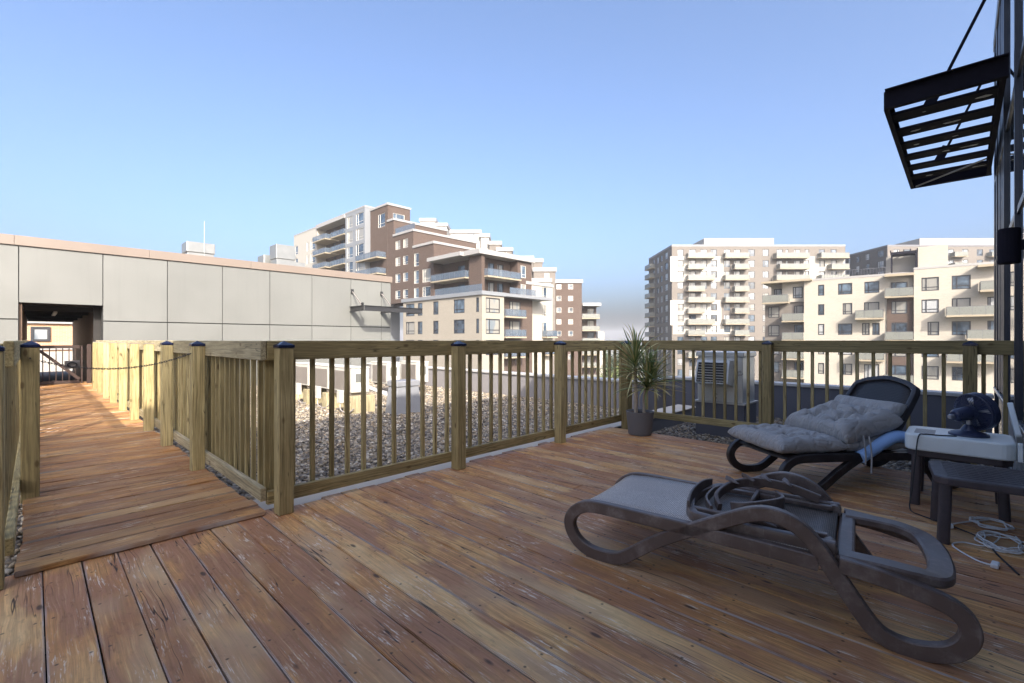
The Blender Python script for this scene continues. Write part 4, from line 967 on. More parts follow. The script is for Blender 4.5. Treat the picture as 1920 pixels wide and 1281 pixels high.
class Building:
    def __init__(s, label, phi, base, panes=('pane', 'paneb', 'panec', 'panew')):
        s.f = Frame(phi); s.o = Vector((base[0], base[1], -21)); s.panes = panes
        Rz = Matrix.Rotation(phi, 3, 'Z')
        s.e = thing('apartment_building', label, 'building', Rz @ s.o, phi)
    def add(s, name, mb, mat, parent=None):
        return build(name, mb, mat, parent or s.e, loc=-s.o if parent is None else (0, 0, 0))
    def window(s, axis, c, u, z, w, h, style, par=None):
        me, pm, b = win_mesh(w, h, style); pk = rw.choice(s.panes)
        if pm[pk] is None: pm[pk] = b.mesh('pane'); pm[pk].materials.append(M[pk])
        p = Vector((u, c + .09, z)) if axis == 'y' else Vector((c + .09, u, z))
        o = link('window', me, None, s.e, p - s.o, (0, 0, 0 if axis == 'y' else R_(-90))); link('pane', pm[pk], None, o)
    def volume(s, x0, y0, x1, y1, z0, z1, mat, wy=(), wx=(), style='wl', cap=None, caph=.4, over=.15, capmat='bcap'):
        """box with punched windows on its two seen faces; wy on y'=y0: (u0,u1,z0,z1[,style]), wx on x'=x0"""
        m = MB()
        for axis, c, a, b, wins in (('y', y0, x0, x1, wy), ('x', x0, y0, y1, wx)):
            wins = [w for w in wins if w[0] > a + .02 and w[1] < b - .02 and w[2] > z0 and w[3] < z1]
            us = sorted({round(a, 4), round(b, 4)} | {round(q, 4) for w in wins for q in w[:2]}); zs = sorted({round(z0, 4), round(z1, 4)} | {round(q, 4) for w in wins for q in w[2:4]})
            P = (lambda u, z, d=0: (u, c + d, z)) if axis == 'y' else (lambda u, z, d=0: (c + d, u, z))
            for i in range(len(us) - 1):
                for j in range(len(zs) - 1):
                    uc, zc = (us[i] + us[i + 1]) / 2, (zs[j] + zs[j + 1]) / 2
                    if any(w[0] < uc < w[1] and w[2] < zc < w[3] for w in wins): continue
                    m.add([P(us[i], zs[j]), P(us[i + 1], zs[j]), P(us[i + 1], zs[j + 1]), P(us[i], zs[j + 1])], [(0, 1, 2, 3)])
            for w in wins:
                q = [(w[0], w[2]), (w[1], w[2]), (w[1], w[3]), (w[0], w[3])]
                for i in range(4):
                    (ua, za), (ub, zb) = q[i], q[(i + 1) % 4]; m.add([P(ua, za), P(ub, zb), P(ub, zb, .22), P(ua, za, .22)], [(0, 1, 2, 3)])
                s.window(axis, c, (w[0] + w[1]) / 2, (w[2] + w[3]) / 2, w[1] - w[0], w[3] - w[2], w[4] if len(w) > 4 else style)
        m.add([(x1, y0, z0), (x1, y1, z0), (x1, y1, z1), (x1, y0, z1)], [(0, 1, 2, 3)]); m.add([(x1, y1, z0), (x0, y1, z0), (x0, y1, z1), (x1, y1, z1)], [(0, 1, 2, 3)])
        m.add([(x0, y0, z1), (x1, y0, z1), (x1, y1, z1), (x0, y1, z1)], [(0, 1, 2, 3)])
        m.add([(x0 + .2, y0 + .2, z0), (x1, y0 + .2, z0), (x1, y0 + .2, z1), (x0 + .2, y0 + .2, z1)], [(0, 1, 2, 3)]); m.add([(x0 + .2, y0 + .2, z0), (x0 + .2, y1, z0), (x0 + .2, y1, z1), (x0 + .2, y0 + .2, z1)], [(0, 1, 2, 3)])
        s.add('wall', m, mat)
        if cap is not None:
            m = MB(); m.b6(x0 - over, x1 + over, y0 - over, y1 + over, z1 - caph * .6, z1 + caph * .4 + .003); s.add('coping', m, capmat)
    def balcony(s, axis, c, u0, u1, z, proj, glass='bfrost', h=1.05, slab=.22):
        """slab with guard panels hung on the face at c, projecting towards the viewer"""
        def B(ua, ub, d0, d1, za, zb):
            m = MB()
            if axis == 'y': m.b6(ua, ub, c - d1, c - d0, za, zb)
            else: m.b6(c - d1, c - d0, ua, ub, za, zb)
            return m
        o = s.add('balcony', B(u0, u1, -.02, proj, z - slab, z), 'slab')
        n = max(2, round((u1 - u0) / 1.3)); st = (u1 - u0 - .1) / n
        for i in range(n): s.add('guard_panel', B(u0 + .05 + i * st + .02, u0 + .05 + (i + 1) * st - .02, proj - .09, proj - .06, z + .06, z + h), glass, o)
        for ue in (u0 + .03, u1 - .06): s.add('guard_panel', B(ue, ue + .03, .05, proj - .1, z + .06, z + h), glass, o)
        m = MB()
        for i in range(n + 1): uu = u0 + .05 + i * st; k = B(uu - .02, uu + .02, proj - .095, proj - .055, z, z + h + .02); m.add(k.v, k.f)
        k = B(u0 + .03, u1 - .03, proj - .10, proj - .05, z + h + .001, z + h + .05); m.add(k.v, k.f)
        s.add('guard_rail', m, 'brail', o)

# --- B1: stepped brown brick block with white podium (left of the middle)
b1 = Building('stepped brown brick apartment block over a white brick podium', 0, (50, 60), ('pane', 'paneb', 'paneb', 'panec'))
f = b1.f; XP = 44.4; XB = 46.9; YP = f.ux(904, XP)
ST = 3.06; WT = [1.2 + ST * k for k in range(0, 10)]                      # window heads
def colx(X, p0, p1, rows, hgt=2.0, st=None):
    u1, u0 = f.ux(p0, X), f.ux(p1, X); return [(u0, u1, WT[r] - hgt, WT[r], *( [st] if st else [])) for r in rows]
def coly(Y, p0, p1, rows, hgt=2.0, st=None):
    u0, u1 = f.uy(p0, Y), f.uy(p1, Y); return [(u0, u1, WT[r] - hgt, WT[r], *( [st] if st else [])) for r in rows]
lo = [0, 1, 2]
wx = colx(XP, 761, 777, lo, 2.1) + colx(XP, 783, 792, lo, 2.1) + colx(XP, 812, 822, lo, 2.1) + colx(XP, 850.5, 871, lo, 2.1) + colx(XP, 892.5, 898, lo, 2.1)
XP2 = f.uy(945, YP); XP3 = f.uy(1012, YP)
b1.volume(XP, YP, XP2, f.ux(756, XP), -21, 8.0, 'bricklt', wy=coly(YP, 911, 937.5, lo, 2.2), wx=wx, style='dl', cap=1, caph=.55, over=.25, capmat='bgrey')
b1.volume(XP2 + .02, YP + 1.6, XP3, YP + 14, -21, 7.72, 'brick', wy=coly(YP + 1.6, 980, 1000, lo, 2.2), style='wl')
m = MB(); m.b6(XP2 + .27, f.uy(1036, YP), YP - .1, YP + 12, 7.74, 8.2); b1.add('coping', m, 'bgrey')
for k in range(3):
    b1.balcony('y', YP + 1.58, XP2 + .1, f.uy(985, YP), WT[k] - 2.55, 1.9, 'bglass', 1.05)
    u0, u1 = f.uy(955, YP + 1.6), f.uy(975, YP + 1.6); b1.window('y', YP + 1.47, (u0 + u1) / 2, WT[k] - 1.1, u1 - u0, 2.1, 'dd')
b1.volume(XP3 + .02, YP + 3.0, f.uy(1036, YP + 3), YP + 14, -21, 10.8, 'bwhite', wy=coly(YP + 3, 1017, 1026, [0, 1, 2, 3], 2.1), style='wl', cap=1, caph=.5)
for k in (0, 1): b1.balcony('y', YP + 2.98, f.uy(1016, YP + 3), f.uy(1037, YP + 3), WT[k] - 2.5, 1.1, 'bglass')
steps = [(727, 27.2), (738, 23.9), (775, 20.8), (813, 17.75)]
yk = [f.ux(p, XB) for p, _ in steps]; Y9 = f.ux(698, XB)
hi = [3, 4, 5, 6, 7, 8]
wx1 = colx(XB, 741.6, 750.5, [3, 4, 5, 6], 1.6) + colx(XB, 756, 765, [3, 4, 5, 6], 1.6)
b1.volume(XB, yk[0], f.uy(769, yk[0]), yk[0] + 14, 8, 27.2, 'brick', wy=coly(yk[0], 737, 758.5, [8], 2.0, 'wl'), wx=colx(XB, 709, 722, [8], 2.6), cap=1)
b1.volume(XB + .02, yk[1], f.uy(838, yk[1]), yk[0] - .02, 8, 23.9, 'brick', wy=coly(yk[1], 750, 764, [6], 2.2), cap=1)
b1.volume(XB, yk[2], f.uy(893, yk[2]), yk[1] - .02, 8, 20.8, 'brick', wx=wx1, wy=coly(yk[2], 839, 845, [5], 2.1) + coly(yk[2], 849, 857, [5], 2.1) + coly(yk[2], 861, 868, [5], 2.1) + coly(yk[2], 876, 888, [5], 2.1), cap=1)
b1.volume(XB + .02, yk[3], f.uy(946, yk[3]), yk[2] - .02, 8, 17.75, 'brick', wx=colx(XB, 776.3, 785, [3, 4, 5], 2.3) + colx(XB, 792, 807, [3, 4], 2.3), wy=coly(yk[3], 835, 850, [4], 2.1) + coly(yk[3], 880, 895, [4], 2.1), cap=1)
# brick wing with the two stacks of deep balconies
YB = f.ux(903, XB); YR = f.ux(879, XB); XQ = f.uy(971, YB); XQ2 = f.uy(997, YB)
b1.volume(XB, YB, f.uy(906, YB) + .3, YR, 8, 14.1, 'brick')
b1.volume(XB + 1.9, YR + .02, XQ, yk[3] - .02, 8, 14.1, 'brick', wx=[(YR + 1, YR + 2.4, WT[r] - 2.1, WT[r], 'dd') for r in (3, 4)] + [(YR + 3.2, YR + 5, WT[r] - 2.1, WT[r], 'dd') for r in (3, 4)])
b1.volume(f.uy(906, YB) + .33, YB + 1.8, XQ - .02, YR, 8, 14.1, 'brick', wy=[(f.uy(p, YB + 1.8), f.uy(p + 12, YB + 1.8), WT[r] - 2.1, WT[r], 'dd') for p in (915, 932, 948) for r in (3, 4)])
b1.volume(XQ, YB + .03, XQ2, YB + 11, 8, 14.1, 'brick', wy=coly(YB + .03, 976, 986, [3, 4], 2.0), style='wl')
m = MB(); m.b6(XB - .9, XQ2 + .2, YB - .5, yk[3] - .1, 14.12, 14.85); b1.add('coping', m, 'bcap')
m = MB(); m.b6(XB - 1.6, XB - .92, YR + .2, yk[3] - .3, 14.15, 14.75); b1.add('roof_slab', m, 'bcap')
b1.balcony('x', XB + 1.88, YR + .1, yk[3] - .1, WT[4] - 2.5, 2.6, 'bglass')
b1.balcony('y', YB + 1.78, f.uy(905, YB) + .3, XQ, WT[4] - 2.5, 2.6, 'bglass')
for yy, x0, x1, z in ((yk[1] - .0, f.uy(740, yk[1]), f.uy(838, yk[1]), 20.95), (yk[2], f.uy(815, yk[2]), f.uy(935, yk[2]), 17.9), (yk[3] - 1.5, f.uy(830, yk[3]), f.uy(965, yk[3]), 14.9), (YP + 1.2, XP2 + 2, f.uy(1012, YP), 8.25)):
    o = None
    n = max(2, round((x1 - x0) / 1.6)); st = (x1 - x0) / n
    for i in range(n):
        m = MB(); m.b6(x0 + i * st + .03, x0 + (i + 1) * st - .03, yy - .45, yy - .42, z + .1, z + 1.05); b1.add('guard_panel', m, 'bglass')
m = MB()
n = 9; y0_, y1_ = YP + .4, f.ux(812, XP)
for i in range(n):
    st = (y1_ - y0_) / n; k = MB(); k.b6(XP + .35, XP + .38, y0_ + i * st + .03, y0_ + (i + 1) * st - .03, 8.3, 9.3); b1.add('guard_panel', k, 'bglass')
for i in range(5):
    st = (yk[1] - yk[2]) / 5; k = MB(); k.b6(XB + .3, XB + .33, yk[2] + i * st + .03, yk[2] + (i + 1) * st - .03, 21.05, 22.1); b1.add('guard_panel', k, 'bglass')
# grey projecting bay, balcony bay and white end
XG = XB - 1.2; g0, g1 = f.ux(684, XG), f.ux(647.5, XG); ZG = f.zx(684, 386, XG)
b1.volume(XG, g0, XG + 8, g1, -21, ZG, 'bgrey', wx=[(f.ux(p1, XG), f.ux(p0, XG), ZG - 1.0 - ST * 1.02 * r - 2.35, ZG - 1.0 - ST * 1.02 * r, 'wl') for p0, p1 in ((650.5, 661.5), (667.5, 681.5)) for r in range(5)], cap=1, caph=.3, over=.05)
b1.volume(XB + .01, f.ux(727, XB) + 13.98, XB + 9, g0 - .02 if g0 - .02 > f.ux(727, XB) + 14 else f.ux(727, XB) + 14.5, -21, 26.0, 'brick')
YW0 = f.ux(594, XG); ZW = f.zx(594, 427, XG)
b1.volume(XG + 2.2, g1 + .02, XG + 9, YW0 - .02, -21, ZG - .9, 'brick', wx=[(g1 + a, g1 + b, ZG - 1.3 - ST * 1.02 * r - 2.2, ZG - 1.3 - ST * 1.02 * r, 'dd') for a, b in ((1.5, 3.2), (5.2, 6.8), (9, 10.5)) for r in range(5)])
m = MB(); m.b6(XG - .3, XG + 9, g1 + .05, YW0 - .05, ZG - .9, ZG - .05); b1.add('roof_slab', m, 'bcap')
for r in range(5):
    z = ZG - 4.15 - ST * 1.02 * r; h_ = (YW0 - g1)
    b1.balcony('x', XG + 2.18, g1 + .1, g1 + h_ * .46, z, 2.5, 'bglass'); b1.balcony('x', XG + 2.18, g1 + h_ * .52, YW0 - .1, z, 3.3, 'bglass')
YW1 = f.ux(551, XG)
b1.volume(XG, YW0, XG + 9, YW1, -21, ZG - .35, 'bwhite', wx=[(f.ux(p1, XG), f.ux(p0, XG), ZG - 3.1 - ST * 1.02 * r - 2.2, ZG - 3.1 - ST * 1.02 * r, 'wl') for p0, p1 in ((552.2, 558.5), (574.7, 577.7), (582.5, 590.5)) for r in range(5)], cap=1, caph=.3, over=.05)
for r in (4, 5): b1.balcony('x', XB - .02, f.ux(724, XB) , f.ux(683, XB), WT[r + 1] - 2.6 , 2.0, 'bglass')

# --- B1b: the lower wing stepping down behind it, seen square on
b5 = Building('brown and white apartment wing stepping down behind the brick block', R_(-45.84), (0, 112), ('pane', 'paneb', 'panec', 'panew'))
f5 = b5.f
def sq(B, d, p0, p1, ptop, mat, wins=(), depth=9, cap=True, style='wl', zb=-21, caph=.9):
    g_ = lambda p: (p - 960) / FPX * d; zz = lambda y_: EYE + (638 - y_) * d / FPX
    B.volume(g_(p0), d, g_(p1), d + depth, zb, zz(ptop), mat, wy=[(g_(a), g_(b), zz(c), zz(e)) for a, b, e, c in wins], style=style, cap=1 if cap else None, caph=caph, over=.25)
sq(b5, 122, 788, 816, 412, 'bwhite'); sq(b5, 122.3, 816.5, 838, 421, 'bwhite')
sq(b5, 118, 845, 901, 434, 'bwhite', [(875, 894, 437, 443)]); sq(b5, 117, 901.5, 917, 441, 'bwhite', [(905, 911, 449, 460)])
sq(b5, 116, 917.5, 939, 455, 'bricktan'); sq(b5, 115, 932, 960, 467, 'bricktan', [(936, 950, 473, 480)])
sq(b5, 112, 949, 999.5, 483, 'bricktan', [(963, 970, 489, 497), (985, 992, 489, 498)]); sq(b5, 114, 1000, 1017, 488, 'bricktan')
sq(b5, 111, 1000.5, 1041.5, 505, 'bricktan', [(1021, 1030, 512, 523)])
sq(b5, 108, 998, 1033, 525, 'bwhite', [(1011, 1020, 532, 547), (1012, 1020, 553, 566)])
rows5 = [(533 + 21.9 * r, 542.5 + 21.9 * r) for r in range(7)]
sq(b5, 119, 1042, 1091, 527, 'brick', [(p, p + 9, a, b) for p in (1043.5, 1065.5) for a, b in rows5])
for p in (): pass
g_ = lambda p, d=120: (p - 960) / FPX * d; zz = lambda y_, d=120: EYE + (638 - y_) * d / FPX
b5.volume(g_(1091.5), 123, g_(1122), 131, -21, zz(573), 'brick', wy=[(g_(1101, 123), g_(1114, 123), zz(588 + 22.8 * r) - .9, zz(577 + 22.8 * r), 'dd') for r in range(5)])
m = MB(); m.b6(g_(1091.5), g_(1126), 119, 131, zz(574), zz(568.5)); b5.add('roof_slab', m, 'bcap')
for r in range(6): b5.balcony('y', 122.9, g_(1091.5), g_(1125), zz(596.5 + 22.8 * r), 3.0, 'bfrost')
b5.volume(g_(1121, 150), 150, g_(1133, 150), 158, -21, zz(622, 150), 'bwhite')

# --- B2: tan and white tower with stacked balconies, square on
b2 = Building('tall tan brick and white tower with stacked frosted glass balconies', R_(-45.84), (80, 128), ('pane', 'paneb', 'panew', 'panew', 'panec'))
D2 = 128; gx = lambda zx, d=D2: ((1190 + zx / 5.19) - 960) / FPX * d; gz = lambda zy, d=D2: EYE + (638 - (430 + zy / 5.19)) * d / FPX
rows = [195 + 106.2 * k for k in range(13)]
wy2 = [(gx(a), gx(b), gz(y_ + 66), gz(y_), 'dl') for a, b in ((415, 475), (640, 705), (740, 800), (868, 930), (1105, 1170), (1245, 1305), (1652, 1697)) for y_ in rows]
wy2 += [(gx(a), gx(b), gz(y_ + 78), gz(y_), 'dd') for a, b in ((528, 596), (965, 1030), (1380, 1440), (1467, 1495), (1550, 1612)) for y_ in rows]
wy2 += [(gx(a), gx(b), gz(y_ + 66), gz(y_), 'dl') for a, b in ((1790, 1850), (1905, 1965)) for y_ in rows]
X20, X21 = gx(362), gx(2050)
f2 = b2.f; yl = lambda px: X20 * FPX / (px - 960)
DL = yl(1216.5)
wx2 = []
for p0, p1 in ((1246, 1252), (1238, 1242), (1231, 1235), (1224, 1227)):
    for y_ in rows: wx2.append((yl(p1), yl(p0), gz(y_ + 70), gz(y_), 'dl'))
b2.volume(X20, D2, X21, DL, -21, gz(157), 'bricktan', wy=wy2, wx=wx2, cap=1, caph=.5, over=.05, capmat='bgrey')
zones = [(345, 862, 265, 510), (345, 842, 690, 935), (372, 945, 937, 1022), (1640, 1790, 265, 660), (1790, 2040, 265, 660)]
for a, b, c, e in zones:                                                   # white rainscreen panels, cut round the windows
    m = MB(); us = sorted({gx(a), gx(b)} | {q for w in wy2 for q in w[:2] if gx(a) < q < gx(b)}); zs = sorted({gz(e), gz(c)} | {q for w in wy2 for q in w[2:4] if gz(e) < q < gz(c)})
    for i in range(len(us) - 1):
        for j in range(len(zs) - 1):
            uc, zc = (us[i] + us[i + 1]) / 2, (zs[j] + zs[j + 1]) / 2
            if not any(w[0] < uc < w[1] and w[2] < zc < w[3] for w in wy2): m.b6(us[i], us[i + 1], D2 - .12, D2 - .005, zs[j], zs[j + 1])
    b2.add('white_cladding', m, 'bwhite')
for k in range(10):
    y_ = 285 + 106.2 * k
    for (a, b), (c, e) in (((495, 752), (495, 655)), ((850, 1082), (940, 1082)), ((1340, 1660), (1372, 1660)), ((1768, 2040), (1868, 2040))):
        p = (a, b) if k in (0, 2, 4, 6, 8) else (c, e)
        b2.balcony('y', D2 - .13, gx(p[0]), gx(p[1]), gz(y_), 2.0, 'bfrost', 1.25)
    b2.balcony('x', X20 - .02, yl(1228), yl(1218), gz(y_ + 40) + 1.0, 1.6, 'bfrost', 1.2)
m = MB(); m.b6(gx(675, 136), gx(1354, 136), 136, 146, gz(157), gz(88, 136)); b2.add('penthouse', m, 'bwhite')
m = MB(); m.tube([(gx(580), D2 + 8, gz(157)), (gx(580), D2 + 8, gz(95))], .12, 6); b2.add('aerial', m, 'capwhite')

# --- B3: charcoal brick tower behind the white block
b3 = Building('charcoal brick tower with white penthouse rising behind the white block', R_(-45.84), (105, 140), ('pane', 'paneb', 'panew', 'panew'))
D3 = 140; hx = lambda zx, d=D3: ((1420 + zx / 4.0) - 960) / FPX * d; hz = lambda zy, d=D3: EYE + (638 - (430 + zy / 4.0)) * d / FPX
rw3 = [150, 229, 308, 387, 466]
w3 = [(hx(a), hx(a + 46), hz(y_ + 50), hz(y_), 'dl') for a in (1020, 1102, 1188, 1268, 1352, 1428, 1536, 1646, 1738, 1850) for y_ in rw3]
X30 = hx(977); y3 = lambda px: X30 * FPX / (px - 960)
w3x = [(y3(p1), y3(p0), hz(y_ + 50), hz(y_), 'dl') for p0, p1 in ((1647, 1659), (1624, 1632), (1606, 1613), (1591, 1596)) for y_ in rw3]
b3.volume(X30, D3, hx(2300), y3(1586), -21, hz(122), 'bricktan', wy=w3, wx=(), cap=1, caph=.5, over=.05, capmat='brail')
m = MB(); m.b6(X30 - .12, X30 - .01, D3, y3(1586), -21, hz(128)); b3.add('side_cladding', m, 'brickdk')
for w in w3x: b3.window('x', X30 - .30, (w[0] + w[1]) / 2, (w[2] + w[3]) / 2, w[1] - w[0], w[3] - w[2], 'dl')
for k in range(4):
    for a, b in ((1095, 1300), (1440, 1540), (1715, 1830)): b3.balcony('y', D3 - .01, hx(a), hx(b), hz(207 + 79 * k), 1.8, 'bfrost', 1.2)
m = MB(); m.b6(hx(1218, 150), hx(2200, 150), 150, 160, hz(122), hz(68, 150)); b3.add('penthouse', m, 'bwhite')

# --- B4: white brick block in front, right
b4 = Building('white brick apartment block with dark windows and concrete balconies', R_(4), (92, 10), ('pane', 'panec', 'panec', 'panew', 'paneb'))
f4 = b4.f; X4 = 88.2; U = lambda zx, X=X4: f4.ux(1420 + zx / 4.0, X)
HW = [10.0, 6.9, 3.75, .65, -2.45, -5.55]
def w4(a, b, rws, h, st='dl'): return [(U(b), U(a), HW[r] - h, HW[r], st) for r in rws]
al = [1, 2, 3, 4]
wl = w4(1230, 1360, [0, 1, 3, 4], 1.9) + w4(1275, 1362, [2], 1.9, 'dl') + w4(1455, 1597, [0, 1, 2, 3, 4], 1.9) + w4(455, 502, [0, 1, 2, 3, 4], 1.75, 'dc') + w4(605, 712, [0, 2, 3], 1.75) + w4(640, 712, [1, 4], 1.75) + w4(803, 915, [0, 3], 1.75) + w4(800, 915, [1, 4], 2.3, 'dd') + w4(785, 842, [2], 1.8, 'dc') + w4(862, 918, [2], 1.8, 'dc') + w4(1720, 1800, [1, 2, 3], 1.9) + w4(1005, 1125, [1, 2, 3, 4], 1.9)
XN = X4 + .0
b4.volume(X4, U(1170) + .02, X4 + 12, U(350), -21, 10.9, 'brick_low_sun', wx=[w for w in wl if w[0] > U(970)], cap=1, caph=.3, over=.04)
b4.volume(X4 + 2.0, U(1172), X4 + 12, U(1170), -21, 10.9, 'brick_low_sun')
b4.volume(X4 - .6, U(2300), X4 + 12, U(1172) - .02, -21, 11.4, 'brick_low_sun', wx=[w for w in wl if w[0] < U(1172)], cap=1, caph=.3, over=.04)
# the brown inset bay with its balconies, cut as a darker panel standing on the face
m = MB(); ua, ub = U(1168), U(972); hole = [w for w in wl if ua < w[0] and w[1] < ub]
us = sorted({ua, ub} | {q for w in hole for q in w[:2]}); zs = sorted({-21, 7.4} | {q for w in hole for q in w[2:4] if q < 7.4})
for i in range(len(us) - 1):
    for j in range(len(zs) - 1):
        uc, zc = (us[i] + us[i + 1]) / 2, (zs[j] + zs[j + 1]) / 2
        if not any(w[0] < uc < w[1] and w[2] < zc < w[3] for w in hole): m.b6(X4 - .14, X4 - .004, us[i], us[i + 1], zs[j], zs[j + 1])
b4.add('brick_bay', m, 'brick')
for w in hole: b4.window('x', X4 - .16, (w[0] + w[1]) / 2, (w[2] + w[3]) / 2, w[1] - w[0], w[3] - w[2], w[4])
b4.window('x', X4 - .16, U(1065), 8.5, abs(U(1005) - U(1125)), 2.3, 'dd')
b4.balcony('x', X4 - .02, U(1172), U(958), 7.5, 1.7, 'bfrost', 1.15); b4.balcony('x', X4 - .02, U(1172), U(958), 1.2, 1.7, 'bfrost', 1.15); b4.balcony('x', X4 - .02, U(1172), U(958), -5.0, 1.7, 'bfrost', 1.15)
m = MB(); m.b6(X4 - 1.6, X4 + .01, U(1175), U(955), 10.4, 10.75); b4.add('canopy_slab', m, 'slab')
for a, b, z in ((738, 950, 4.45), (745, 955, -1.75), (1408, 1900, 4.5), (1655, 1900, 7.7), (1410, 1900, -1.7), (1560, 1900, 1.35)): b4.balcony('x', X4 - (.02 if a < 1172 else .62), U(b), U(a), z, 1.7, 'bfrost', 1.15)
m = MB(); m.b6(X4 - 1.9, X4 - .61, U(1900), U(1640), 10.8, 11.1); b4.add('canopy_slab', m, 'slab')
# brown end bay with balconies
XE4 = X4 + 1.2
b4.volume(XE4, U(348), X4 + 11, U(45), -21, 7.5, 'bricktan', wx=[(U(346, XE4), U(275, XE4), HW[r] - 2.3, HW[r], 'dd') for r in (1, 2, 3, 4)] + [(U(b, XE4), U(a, XE4), HW[r] - 1.9, HW[r], 'dl') for a, b in ((82, 165),) for r in (1, 2, 3, 4)], style='dl')
b4.volume(XE4 - .3, U(348), X4 + 10.9, U(178), 7.52, 10.7, 'brick_low_sun', wx=[(U(p1, XE4), U(p0, XE4), 8.1, 10.0, 'dl') for p0, p1 in ((268, 342),)])
b4.volume(XE4 + 1.4, U(178), X4 + 10.8, U(80), 7.52, 10.7, 'brick_low_sun', wx=[(U(172, XE4), U(112, XE4), 7.8, 10.0, 'dd')])
m = MB(); m.b6(X4 - .8, X4 + 10, U(415), U(38), 10.72, 11.05); b4.add('roof_slab', m, 'slab')
b4.balcony('x', XE4 - .3, U(235), U(42), 7.5, 1.6, 'bfrost', 1.2)
for z in (4.35, 1.25, -1.85, -4.9): b4.balcony('x', XE4 - .02, U(352), U(190), z, 2.2, 'bfrost', 1.15)
# roof terrace: white stair house and black pergola
m = MB(); m.b6(X4 + 3, X4 + 9, U(1430, X4 + 3), U(1205, X4 + 3), 11.2, 14.9); b4.add('stair_house', m, 'brick_low_sun')
m = MB(); m.b6(X4 + 5, X4 + 10, U(1005, X4 + 5) - 3.6, U(965, X4 + 5), 10.95, 14.2); b4.add('stair_house', m, 'bwhite')
pu0, pu1 = U(1200, X4 + 2), U(1000, X4 + 2)
m = MB(); m.b6(X4 + 1.8, X4 + 4.5, pu0, pu1, 14.0, 14.35)
for i in range(5): m.b6(X4 + 1.6, X4 + 4.7, pu0 + (pu1 - pu0) * i / 4 - .06, pu0 + (pu1 - pu0) * i / 4 + .06, 14.36, 14.6)
for uu in (pu0 + .1, pu1 - .1):
    for xx in (X4 + 1.9, X4 + 4.4): m.b6(xx - .09, xx + .09, uu - .09, uu + .09, 10.95, 14.0)
b4.add('pergola', m, 'steel')
m = MB()
for i in range(26): uu = U(960) + (U(420) - U(960)) * i / 25; m.b6(X4 + .5, X4 + .54, uu - .02, uu + .02, 10.95, 12.0)
m.b6(X4 + .49, X4 + .55, U(960), U(420), 12.0, 12.06); b4.add('terrace_rail', m, 'brail')

# --- orange brick house seen through the passage
bo = thing('brick_house', 'sunlit orange brick house seen through the passage', 'house', (0, 40, -21))
def oadd(n_, m_, mat): return build(n_, m_, mat, bo, loc=(0, -40, 21))
zo = lambda py: FR.zy(95, py, 40)
m = MB(); m.b6(-14, 10, 40, 52, -21, zo(604)); oadd('wall', m, 'brickor')
m = MB(); m.b6(-14.1, 10.1, 39.8, 52.1, zo(607), zo(601)); oadd('coping', m, 'bcap')
m = MB(); m.b6(-14, 10, 39.85, 39.99, zo(656), zo(648)); oadd('band', m, 'bcap')
m = MB(); m.b6(-14, 10, 39.7, 39.98, -21, zo(659)); oadd('lower_wall', m, 'bwhite')
x0, x1 = FR.uy(57, 40), FR.uy(94, 40); z0, z1 = zo(640), zo(613)
wme, pm, bb = win_mesh(x1 - x0, z1 - z0, 'dl')
o = link('window', wme, None, bo, ((x0 + x1) / 2, -.06, (z0 + z1) / 2 + 21)); pmesh = bb.mesh('pane'); pmesh.materials.append(M['panew']); link('pane', pmesh, None, o)

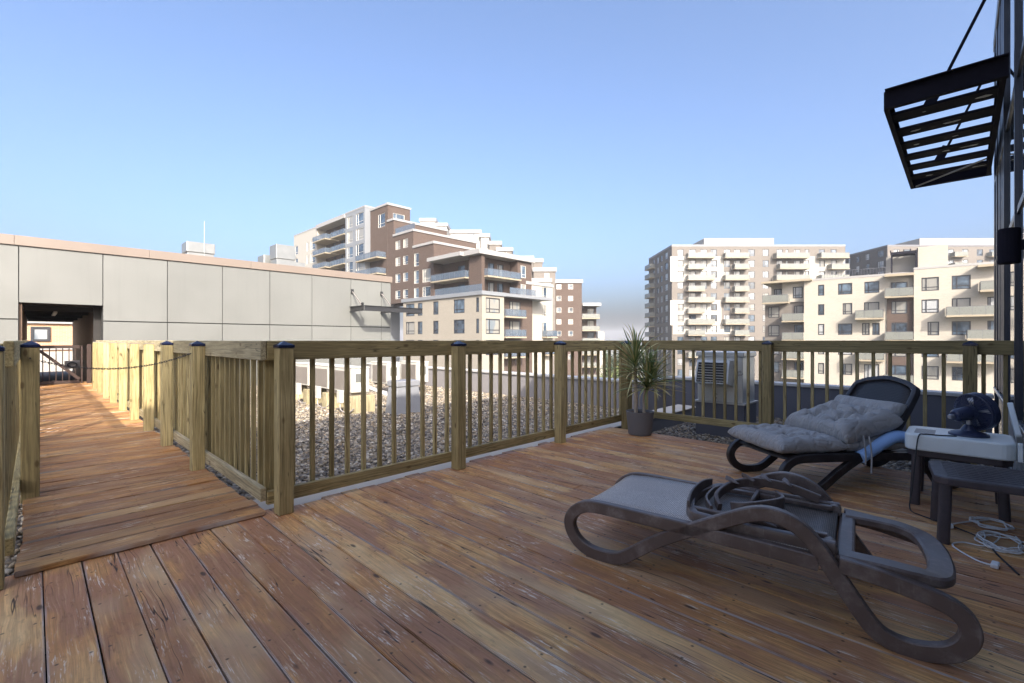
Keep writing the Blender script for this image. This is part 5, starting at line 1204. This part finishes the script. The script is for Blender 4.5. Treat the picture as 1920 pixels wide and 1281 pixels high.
# ------------------------------------------------------------------ trees in the street gap
rt = random.Random(9)
def tree(label, x, y, h, r):
    t = thing('street_tree', label, 'tree', (x, y, -21), 0, 'trees beyond the street gap')
    m = MB(); m.tube([(0, 0, 0), (.1, .05, h * .5), (0, .1, h * .8)], .22, 8)
    for i in range(5): a = i * 1.3; m.tube([(0, 0, h * .45), (math.cos(a) * r * .6, math.sin(a) * r * .6, h * .75)], .08, 6)
    build('trunk', m, 'bark', t)
    n = 2600; rg = np.random.default_rng(int(x * 10) % 999)
    cl = rg.normal(0, 1, (26, 3)); cl /= np.linalg.norm(cl, axis=1)[:, None]; cl *= rg.uniform(.35, .9, (26, 1))
    c = cl[rg.integers(0, 26, n)] + rg.normal(0, .15, (n, 3)); c *= np.array([r, r, h * .34]); c[:, 2] += h * .68
    d1 = rg.normal(0, 1, (n, 3)); d1 /= np.linalg.norm(d1, axis=1)[:, None]; d2 = np.cross(d1, rg.normal(0, 1, (n, 3))); d2 /= np.linalg.norm(d2, axis=1)[:, None]; s_ = rg.uniform(.12, .3, (n, 1))
    v = np.stack([c - d1 * s_, c + d2 * s_ * .7, c + d1 * s_, c - d2 * s_ * .7], 1).reshape(-1, 3)
    mm = MB(); mm.add(v.tolist(), [(4 * i, 4 * i + 1, 4 * i + 2, 4 * i + 3) for i in range(n)]); build('crown', mm, 'foliage', t)
fx = Frame(R_(-45.84))
for i, (px, d, ptop, r) in enumerate(((1138, 170, 655, 6), (1152, 150, 662, 5), (1166, 190, 650, 7), (1184, 210, 648, 7), (1200, 240, 646, 8), (1128, 260, 645, 8), (1172, 130, 680, 5), (1146, 125, 685, 5))):
    w = Matrix.Rotation(R_(-45.84), 3, 'Z') @ Vector(((px - 960) / FPX * d, d, 0)); zt = EYE - (ptop - 638) * d / FPX
    tree('leafy green street tree far below in the gap between the apartment blocks', w.x, w.y, zt + 21, r)

# ------------------------------------------------------------------ thin haze volume, added to lighten the dark horizon
m = MB(); m.b6(-710, 1510, -710, 1510, -22, 34)
hm = bpy.data.materials.new('added_haze'); hm.use_nodes = True; ht = hm.node_tree
ht.nodes.remove(ht.nodes['Principled BSDF']); pv = ht.nodes.new('ShaderNodeVolumePrincipled')
pv.inputs['Color'].default_value = (.93, .95, 1.0, 1); pv.inputs['Density'].default_value = .0004; pv.inputs['Anisotropy'].default_value = .0
ht.links.new(pv.outputs[0], ht.nodes['Material Output'].inputs['Volume'])
M['haze'] = hm; tag(build('haze', m, 'haze'), kind='stuff')
